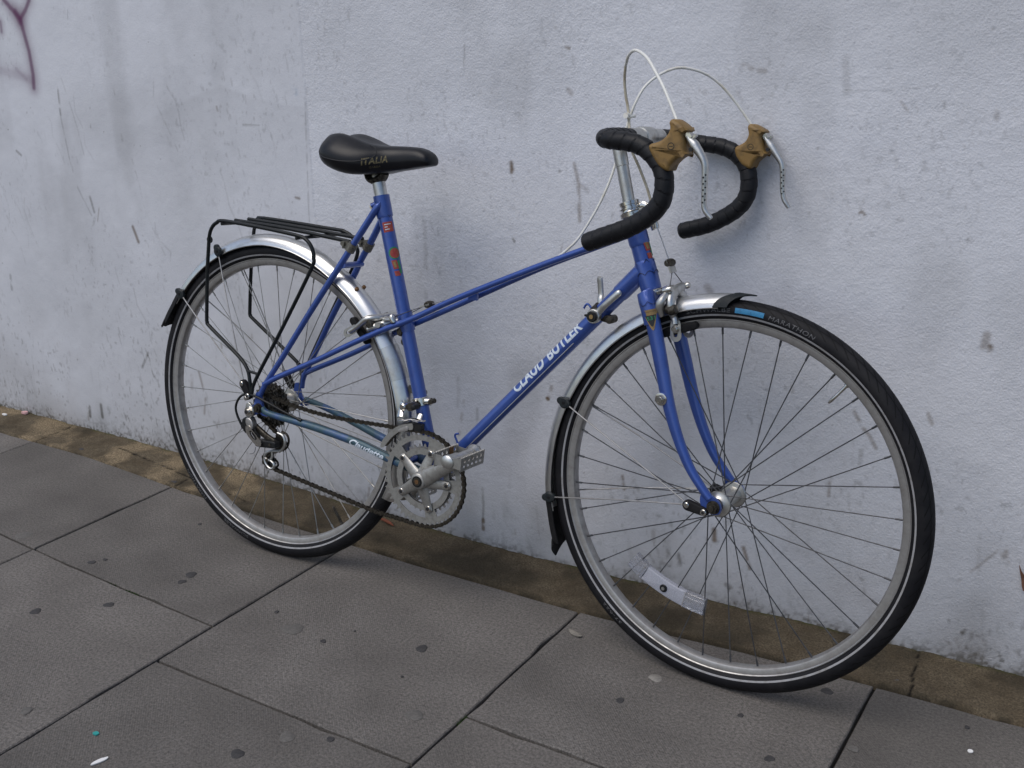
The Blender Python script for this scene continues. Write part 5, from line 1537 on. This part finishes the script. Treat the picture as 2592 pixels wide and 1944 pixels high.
# slotted shoe plates, pivot bolts and bridge
for s in (1, -1):
    mb = MB(); plate(mb, [slot_bar(-109.4, 278.0, -110.8, 298.0, 10.0, 9.6, 8), slot_bar(-109.6, 280.0, -110.6, 299.5, 4.0, 4.0, 6)[::-1]], s * 24, s * 27); mb.build('shoe_plate', 'alu', cF)
    mb = MB(); lathe(mb, V(-128, 323, s * 31), V(0.93, .37, 0), [(0, .0095), (.004, .0105), (.008, .0095), (.010, .006), (.014, .0055)], 16); mb.build('pivot_bolt', 'oily', cF)
mb = MB(); tube(mb, spline(VL([(-134, 322, 36), (-136, 328, 26), (-138, 333, 0), (-136, 328, -26), (-134, 322, -36)]), 5), [.008, .0085, .0095, .0085, .008], 12, V(.93, .37, 0) * 1000, .0045); mb.build('pivot_bridge', 'alu', cF)
for s in (1, -1):
    mb = MB(); tube(mb, spline(VL([(-131, 349, s * 30), (-134, 339, s * 42), (-136, 327, s * 43), (-134, 312, s * 37)]), 5), [.0052, .0075, .0078, .005], 12, V(.93, .37, 0) * 1000, .006); mb.build('brake_arm', 'alu', cF)
    mb = MB(); lathe(mb, V(-119, 322, s * 36), V(.93, .37, 0), [(0, .0085), (.012, .0085), (.013, .004)], 16); mb.build('return_spring', 'oily', cF)
mb = MB(); tube(mb, VL([(-168, 326, 0), (-132, 333, 0)]), .004, 10); mb.build('mount_bolt', 'chrome', cF)
armR = [(322, 234.5, -28), (300, 231.5, -20), (287.0, 229.5, -5), (280.5, 226.9, 13), (269.9, 226.0, 26), (260.1, 223.4, 31), (244.8, 210.6, 32), (232.6, 201.5, 31), (219, 193.3, 30)]
cR_ = caliper(MR, armR, [.0044, .0058, .0066, .0072, .0074, .0072, .0056, .0056, .0064], (223, 196), (217, 213.5, 252, 176), (392, 266.0), None, (-0.35, 0.93), 'rear centre-pull brake caliper', (485, 299))
for s in (1, -1):
    mb = MB(); plate(mb, [slot_bar(210, 188, 229, 200, 9, 8, 8), slot_bar(211, 189, 229, 200, 3.6, 3.6, 6)[::-1]], s * 27.5, s * 30.5); mb.build('shoe_plate', 'alu', cR_)
    mb = MB(); tube(mb, spline(VL([(326, 226, -s * 6), (300, 219, s * 12), (280, 211, s * 26), (264, 203, s * 30)]), 5), [.005, .007, .0072, .005], 12, V(-.35, .93, 0) * 1000, .006); mb.build('brake_arm', 'alu', cR_)
    mb = MB(); lathe(mb, V(272, 208, s * 29), V(-.35, .93, 0), [(0, .0085), (.020, .0085), (.022, .005), (.024, .005)], 16); mb.build('pivot_bolt', 'oily', cR_)
mb = MB(); tube(mb, VL([(290, 215, 34), (290, 215, -34)]), .007, 12, V(1, 0, 0) * 1000, .005); tube(mb, VL([(290, 214, 0), (326, 214, 0)]), .004, 10); mb.build('pivot_bridge', 'alu', cR_)
mb = MB(); lathe(mb, V(331, 204, -4), LAT, [(0, .007), (.006, .009), (.016, .009), (.02, .006)], 14); disc(mb, 338, 184, -6, 10, 7.5, 12, 1.5); mb.build('mount_bolt', 'oily', cR_)

# ---------------------------------------------------------------- gear levers
for sgn, (a0, b0), (a1, b1), v in ((1, (765, 291.5), (814.5, 341.5), 22), (-1, (757, 297), (749, 357), -24)):
    mb = MB()
    d = Vector((a1 - a0, b1 - b0)).normalized()
    P_ = VL([(a0 + d.x * 6, b0 + d.y * 6, v - sgn * 2), (a0 + d.x * 20, b0 + d.y * 20, v), (a0 * .5 + a1 * .5, b0 * .5 + b1 * .5, v + sgn * 3), (a1 - d.x * 4, b1 - d.y * 4, v + sgn * 2), (a1, b1, v)])
    tube(mb, spline(P_, 5), [.0065, .0062, .0058, .0060, .0030], 12, V(-d.y, d.x, 0) * 1000, [.0034, .0032, .0030, .0034, .0022])
    lvr = mb.build('gear_lever', 'alu', frame)
    mb = MB(); disc(mb, a0, b0, sgn * 14, sgn * 26, 13.0, 24, 1.2); mb.build('lever_boss', 'alu', lvr)
    mb = MB(); disc(mb, a0, b0, sgn * 26, sgn * 31, 10.0, 22, 1.5); plate(mb, [slot_bar(a0, b0, a0 - 13, b0 + 1, 3.2, 2)], sgn * 27, sgn * 29.5); mb.build('friction_screw', 'dark', lvr)
    mb = MB(); disc(mb, a0, b0, sgn * 31, sgn * 32.2, 4.0, 14); mb.build('screw_head', 'goldfoil', lvr)
mb = MB()
lathe(mb, V(765, 297, 0) - ax * .008, ax, [(0, .0158), (.016, .0158)], 24)
pillow(mb, slot_bar(776, 288, 792, 287, 6, 7.5), 0, 9, 2); disc(mb, 791, 287, -13, 13, 7.5, 18, 2)
mb.build('lever_clamp', 'oily', frame)

# ---------------------------------------------------------------- cranks, chainrings, pedals
cs = empty('crankset', bike, MR)
CX, CY = 421.5, -79.5
def ring_holes(n_out, angs, r0, r1, gap):
    hs = []
    for a in angs:
        lo, hi = a + gap, a + 72 - gap
        arc = [R_(lo + (hi - lo) * i / 12) for i in range(13)]
        p = [(CX + r1 * math.cos(t), CY + r1 * math.sin(t)) for t in arc] + [(CX + r0 * math.cos(t), CY + r0 * math.sin(t)) for t in reversed(arc)]
        hs.append(smooth_poly(p, 1)[::-1])
    return hs
ANG = [-1, 71, 143, 215, 287]
g = [(CX + x, CY + y) for x, y in gear(48, 95.0, 8.0, 0.03)]
mb = MB(); plate(mb, [g] + ring_holes(5, ANG, 64, 80, 10.5) + [circle(CX, CY, 51.5, 40)[::-1]], 43.2, 45.0); mb.build('chainring', 'crank', cs, None, 25)
g = [(CX + x, CY + y) for x, y in gear(34, 68.7, 6.0, 0.05)]
mb = MB(); plate(mb, [g] + [circle(CX, CY, 52.5, 40)[::-1]], 35.5, 37.3); mb.build('chainring', 'rim', cs, None, 25)
def crank(sgn):
    mb = MB()
    t0 = R_(33.4) + (0 if sgn > 0 else math.pi)
    d = Vector((math.cos(t0), math.sin(t0)))
    pts = [(CX + d.x * s, CY + d.y * s, sgn * v) for s, v in ((-12, 55), (0, 56), (20, 56), (50, 57.5), (100, 61), (140, 64.5), (162, 66), (172, 66))]
    n_ = Vector((-d.y, d.x))
    tube(mb, spline(VL(pts), 4), [.010, .0185, .0180, .0150, .0132, .0126, .0132, .007], 18, V(n_.x, n_.y, 0) * 1000, [.006, .0085, .0085, .0076, .0068, .0064, .0064, .004])
    disc(mb, CX, CY, sgn * 40, sgn * 65, 17.5, 28, 3)
    if sgn > 0:
        for a in ANG:
            t = R_(a); e = (math.cos(t), math.sin(t)); nn = (-e[1], e[0])
            P_ = VL([(CX + e[0] * s, CY + e[1] * s, v) for s, v in ((6, 53), (30, 50.5), (50, 48.2), (60, 47.6), (64, 47.4), (68, 47.2))])
            tube(mb, spline(P_, 4), [.0150, .0120, .0098, .0092, .0090, .0050], 16, V(nn[0], nn[1], 0) * 1000, [.0062, .0046, .0034, .0030, .0028, .002])
    c = mb.build('crank_arm', 'crank', cs, None, 50)
    mb = MB(); disc(mb, CX, CY, sgn * 64.5, sgn * 66.2, 11.5, 26); mb.build('crank_ring', 'dark', c)
    mb = MB(); disc(mb, CX, CY, sgn * 66, sgn * 66.8, 8.2, 20); mb.build('crank_recess', 'oily', c)
    mb = MB(); hexnut(mb, CX, CY, sgn * 66.4, sgn * 67.4, 5.0); mb.build('crank_bolt', 'bronze', c)
    if sgn > 0:
        for a in ANG:
            x, y = CX + 60 * math.cos(R_(a)), CY + 60 * math.sin(R_(a))
            mb = MB(); disc(mb, x, y, 48, 51.4, 7.0, 18, .9); q = mb.build('chainring_bolt', 'chrome', c)
            mb = MB(); disc(mb, x, y, 51.3, 51.7, 3.8, 12); mb.build('bolt_socket', 'black', q)
    return (CX + d.x * 163.5, CY + d.y * 163.5)
def pedal(sgn, px, py):
    p = empty('pedal', bike, MR)
    mb = MB()
    lathe(mb, V(px, py, sgn * 62), LAT * sgn, [(0, .0085), (.008, .0085), (.009, .0135), (.014, .0150), (.022, .0115), (.026, .0092), (.070, .0092), (.072, .0118), (.100, .0122)], 22)
    mb.build('pedal_body', 'alu', p)
    mb = MB(); lathe(mb, V(px, py, sgn * 160), LAT * sgn, [(0, .0134), (.004, .0138), (.007, .0130), (.0095, .0090), (.0105, .003)], 22); mb.build('dust_cap', 'alu', p)
    def cage(a, tilt, name):
        """toothed, pierced side plate, a thin sheet facing forward or back"""
        out = []
        n_t = 15
        v0, v1, h0, h1 = 86, 166, -14.5, 14.5
        for i in range(n_t):
            x = v0 + (v1 - v0) * i / n_t
            out += [(x, h1 - 2.4), (x + (v1 - v0) / n_t * .5, h1)]
        out.append((v1, h1 - 2))
        for i in range(n_t):
            x = v1 - (v1 - v0) * i / n_t
            out += [(x, h0 + 2.4), (x - (v1 - v0) / n_t * .5, h0)]
        out.append((v0, h0 + 2))
        holes = []
        for i in range(5):
            cx = 98 + 14 * i
            holes.append(circle(cx, 5.2, 3.6, 10)[::-1]); holes.append([(cx - 4, -8), (cx - 4, -3.5), (cx + 4, -3.5), (cx + 4, -8)])
        m_ = MB(); plate(m_, [out] + holes, -0.7, 0.7, lambda x, y, z: V(px + a + z + y * tilt, py + y, sgn * x)); return m_.build(name, 'crank', p, None, 25)
    cage(-29, 0.0, 'cage_plate'); cage(29, 0.06, 'cage_plate')
    for v in (87, 164):
        mb = MB()
        pl = [(-29, -12), (-29, 12), (-20, 11), (-11, 9.5), (0, 15), (11, 9.5), (20, 11), (29, 12), (29, -12), (20, -11), (11, -9.5), (0, -15), (-11, -9.5), (-20, -11)]
        plate(mb, [[(px + x, py + y * (0.9 if v > 100 else 0.7)) for x, y in pl]], sgn * (v - .8), sgn * (v + .8)); mb.build('cage_bracket', 'crank', p)
    mb = MB(); box(mb, V(px - 27, py + 1, sgn * 112), (1, 0, 0), (0, 1, 0), (0, 0, 1), .0008, .0055, .012); mb.build('cage_rivet_plate', 'bronze', p)
for sgn in (1, -1):
    x, y = crank(sgn)
    pedal(sgn, x, y)

# ---------------------------------------------------------------- chain
LP, UP = (13.0, -118.0), (40.5, -76.0)
def arc(c, r, a0, a1, v, n=14): return [(c[0] + r * math.cos(R_(a0 + (a1 - a0) * i / n)), c[1] + r * math.sin(R_(a0 + (a1 - a0) * i / n)), v) for i in range(n + 1)]
loop = [(76.6, 16.2, 45.5), (130, 11, 45.5), (184.8, 8.7, 45.3), (263.5, 11.4, 45), (325.9, 14.2, 44.6), (385.9, 16.6, 44.3)]
loop += arc((CX, CY), 98.0, 92, -88, 44.1, 40)
loop += [(369.0, -175.2, 44.2), (309.0, -173.4, 44.5), (268.2, -168.3, 44.8), (143.4, -151.4, 45.3), (60, -140.5, 45.5)]
loop += arc(LP, 16.5, -82, -190, 45.5, 8)
loop += arc(UP, 16.5, -20, 60, 45.5, 6)
loop += arc((0, 0), 28.3, 255, 84, 45.6, 12)
lp = [Vector(p) for p in loop]
path = resample([V(*p) for p in lp] + [V(*lp[0])], 0.001)
tot = sum((b - a).length for a, b in zip(path, path[1:]))
nl = int(round(tot / 0.0127)); nl += nl % 2
pins = resample(path, tot / nl)[:nl]
ch = empty('chain', bike, MR)
def link_mesh(half, th):
    mb = MB()
    n = 6
    out = [(12.7 + 4.1 * math.cos(-math.pi / 2 + math.pi * i / n), 4.1 * math.sin(-math.pi / 2 + math.pi * i / n)) for i in range(n + 1)] + [(6.35, 2.7)]
    out += [(4.1 * math.cos(math.pi / 2 + math.pi * i / n), 4.1 * math.sin(math.pi / 2 + math.pi * i / n)) for i in range(n + 1)] + [(6.35, -2.7)]
    for s in (1, -1): plate(mb, [out], s * half - th / 2, s * half + th / 2)
    for x in (0, 12.7): disc(mb, x, 0, -half - 0.8, half + 0.8, 1.9 if half > 2.5 else 3.0, 8)
    me = mb.mesh('chain_link', 30); me.materials.append(MAT['chain']); return me
LK = (link_mesh(3.3, 1.0), link_mesh(2.1, 1.0))
for i in range(nl):
    a, b = pins[i], pins[(i + 1) % nl]
    o = link('chain_link', LK[i % 2], None, ch)
    x = (b - a).normalized(); y = Vector((0, 1, 0)); y = (y - x * y.dot(x)).normalized(); z = x.cross(y)
    o.matrix_local = mat4(x, y, z, a)

# ---------------------------------------------------------------- rear derailleur
rd = empty('rear_derailleur', bike, MR)
def part(name, mb, mat, par): return mb.build(name, mat, par)
mb = MB(); pillow(mb, smooth_poly([(-30, 6), (-22, 10), (-12, 2), (-8, -10), (-16, -22), (-27, -24), (-34, -14)], 3), 69, 3.5, 1.2); part('hanger_plate', mb, 'alu', rd)
mb = MB(); hexnut(mb, -20, -9, 72, 79, 9.0, 0.4); disc(mb, -20, -9, 72, 74, 11.5, 20, .8); disc(mb, -20, -9, 79, 82, 6.0, 14); part('pivot_bolt', mb, 'chrome', rd)
mb = MB(); disc(mb, -20.5, -9, 81.9, 82.4, 4.2, 12); part('bolt_socket', mb, 'black', rd)
mb = MB(); lathe(mb, V(-30, 19, 62), LAT, [(0, .0055), (.012, .0055), (.014, .0035)], 12); part('mount_screw', mb, 'chrome', rd)
mb = MB(); pillow(mb, smooth_poly([(-41, -38), (-38, -28), (-28, -22), (-17, -24), (-10, -36), (-16, -50), (-28, -60), (-38, -52)], 3), 67, 9, 3.5); part('upper_knuckle', mb, 'dark', rd)
mb = MB(); pillow(mb, smooth_poly([(-26, -24), (-14, -24), (-6, -36), (-10, -50), (-20, -46), (-28, -36)], 3), 70, 7.5, 3); part('knuckle_face', mb, 'rim', rd)
mb = MB(); plate(mb, [smooth_poly([(-25, -43), (-19, -39.5), (-12, -42), (14, -63), (20, -71), (18, -79), (8, -80), (-6, -72), (-22, -58)], 3), smooth_poly([(-13, -50), (-5, -51), (7, -61), (6, -67), (-1, -67), (-11, -58)], 3)[::-1]], 75.5, 79.5); part('outer_plate', mb, 'chrome', rd)
mb = MB(); pillow(mb, [(-16, -48), (-3, -50), (9, -61), (7, -70), (-3, -69), (-14, -58)], 70, 3, 1.5); part('plate_window', mb, 'dark', rd)
mb = MB(); pillow(mb, smooth_poly([(-20, -33), (-5, -40), (22, -54), (42, -61), (46, -68), (20, -66), (0, -58), (-14, -46)], 3), 62, 4, 2); part('inner_plate', mb, 'oily', rd)
mb = MB(); pillow(mb, smooth_poly([(2, -68), (30, -66), (52, -65), (55, -72), (53, -79), (30, -82), (0, -84), (-3, -76)], 3), 66, 8, 2.5); part('lower_knuckle', mb, 'dark', rd)
mb = MB(); disc(mb, 40, -73, 73.5, 75.5, 3.2, 12); part('knuckle_screw', mb, 'oily', rd)
for c in (UP, LP):
    mb = MB(); plate(mb, [[(c[0] + x, c[1] + y) for x, y in gear(11, 18, 4.4)]], 44.2, 46.8); disc(mb, c[0], c[1], 42, 49, 6, 14); part('jockey_wheel', mb, 'dark', rd)
cage = [(42.5, -50.2, 51), (56.1, -53.6, 51), (62.3, -63.8, 51), (60.4, -77.0, 51), (52.3, -87.6, 51), (37.3, -92.6, 51), (23.6, -94.2, 51), (9.8, -101.6, 51), (4.0, -113.6, 51), (7.1, -123.8, 51), (15.4, -132.0, 51), (25.5, -134.2, 51), (32.1, -128.2, 51), (30.5, -121.2, 51), (21.7, -116.3, 51)]
mb = MB(); tube(mb, spline(VL(cage), 5), .0033, 10, Vector((0, 1, 0)), .0030); part('outer_cage', mb, 'alu', rd)
mb = MB(); tube(mb, spline(VL([(6, -113.5, 51), (18, -116.8, 51), (25.5, -109.2, 51), (26, -96.2, 51)]), 5), .0028, 10); part('cage_web', mb, 'alu', rd)
mb = MB(); tube(mb, spline(VL([(a_, b_, 39) for a_, b_, _ in cage]), 4), .0025, 8); part('inner_cage', mb, 'oily', rd)
mb = MB(); disc(mb, UP[0], UP[1], 47, 54, 4.5, 14, .8); disc(mb, LP[0], LP[1], 47, 54, 4.5, 14, .8); part('pulley_bolt', mb, 'oily', rd)
rdc = [(-46, -51, 64), (-52, -42, 66), (-62.3, -22.9, 67), (-65.0, -6.2, 67), (-56.1, 12.6, 67), (-39.2, 24.4, 68), (-10.5, 27.0, 70), (30.5, 17.3, 69), (71.0, 2.6, 62), (107.0, -7.4, 58)]
mb = MB(); tube(mb, spline(VL(rdc), 5), .0026, 10); gc = part('gear_cable', mb, 'dark', rd)
mb = MB(); lathe(mb, V(104, -6.8, 58), V(1, -.25, -.1), [(0, .0036), (.010, .0040)], 10); lathe(mb, V(-46, -51, 64), V(-.5, .8, 0), [(-.002, .0045), (.007, .0040)], 10); part('cable_ferrule', mb, 'dark', gc)
mb = MB(); tube(mb, spline(VL([(-2, -86, 72), (-4, -96, 73), (-10, -102, 73), (-18, -104, 74)]), 4), .0006, 6); part('frayed_wire', mb, 'steel', gc)

# ---------------------------------------------------------------- front derailleur
fd = empty('front_derailleur', bike, MR)
fdp = [(318.4, -27.5), (324.4, -13.4), (336.0, 0.7), (352.2, 15.6), (368.1, 25.0), (384, 30), (396, 31.9), (396.2, 20.1), (377.7, 16.8), (359.2, 6.6), (343.0, -8.3), (329.2, -25.9), (321.9, -30.4)]
mb = MB(); plate(mb, [smooth_poly(fdp, 3)], 50, 51.6); part('cage_plate', mb, 'crank', fd)
mb = MB(); plate(mb, [smooth_poly(fdp, 3)], 37, 38.4); part('cage_plate', mb, 'oily', fd)
mb = MB(); pillow(mb, slot_bar(364, 12, 382, 20, 3, 5), 52, .8, .5); part('cage_dimple', mb, 'rim', fd)
mb = MB(); tube(mb, spline(VL([(362, 34.5, 50), (376, 36, 49), (386, 39.5, 46), (396, 40.5, 45), (420, 41, 46)]), 4), [.0018, .0022, .0022, .0018], 12, Vector((0, 0, 1)), [.0065, .0070, .0070, .006]); part('cage_arm', mb, 'chrome', fd)
mb = MB(); box(mb, V(400, 26, 44), (1, 0, 0), (0, 1, 0), (0, 0, 1), .016, .006, .007); part('cage_block', mb, 'dark', fd)
mb = MB(); c = seat_lo + sdir * ((V(393, 70, 0) - seat_lo).dot(sdir)); lathe(mb, c - sdir * .0085, sdir, [(0, .0152), (.001, .0164), (.016, .0164), (.017, .0152)], 26)
tube(mb, VL([(400, 72, 12), (412, 73, 11)]), .0080, 12); part('clamp_band', mb, 'chrome', fd)
mb = MB(); lathe(mb, V(414, 74, 3), LAT, [(0, .0052), (.016, .0052)], 12); part('clamp_bolt', mb, 'oily', fd)
mb = MB(); lathe(mb, V(365, 60, 24), LAT, [(0, .0075), (.020, .0075), (.022, .005)], 18); part('linkage', mb, 'chrome', fd)
mb = MB(); lathe(mb, V(381, 62, 22), LAT, [(0, .0085), (.020, .0085)], 18); part('linkage', mb, 'oily', fd)
mb = MB(); lathe(mb, V(390, 63, 26), LAT, [(0, .0055), (.018, .0055), (.019, .0035)], 14); part('linkage_bolt', mb, 'dark', fd)
mb = MB(); tube(mb, spline(VL([(357, 66, 30), (355, 52, 34), (358, 38, 42)]), 4), [.003, .0035, .003], 10, Vector((0, 1, 0)), .008); tube(mb, VL([(402, 50, 34), (402, 38, 42)]), [.003, .003], 10, Vector((0, 1, 0)), .007); part('linkage_plate', mb, 'chrome', fd)
mb = MB(); lathe(mb, V(372, 80, -24), LAT, [(0, .006), (.030, .006)], 12); box(mb, V(358, 86, -12), (1, 0, 0), (0, 1, 0), (0, 0, 1), .012, .008, .008); part('guard_clip', mb, 'clamp', fd)
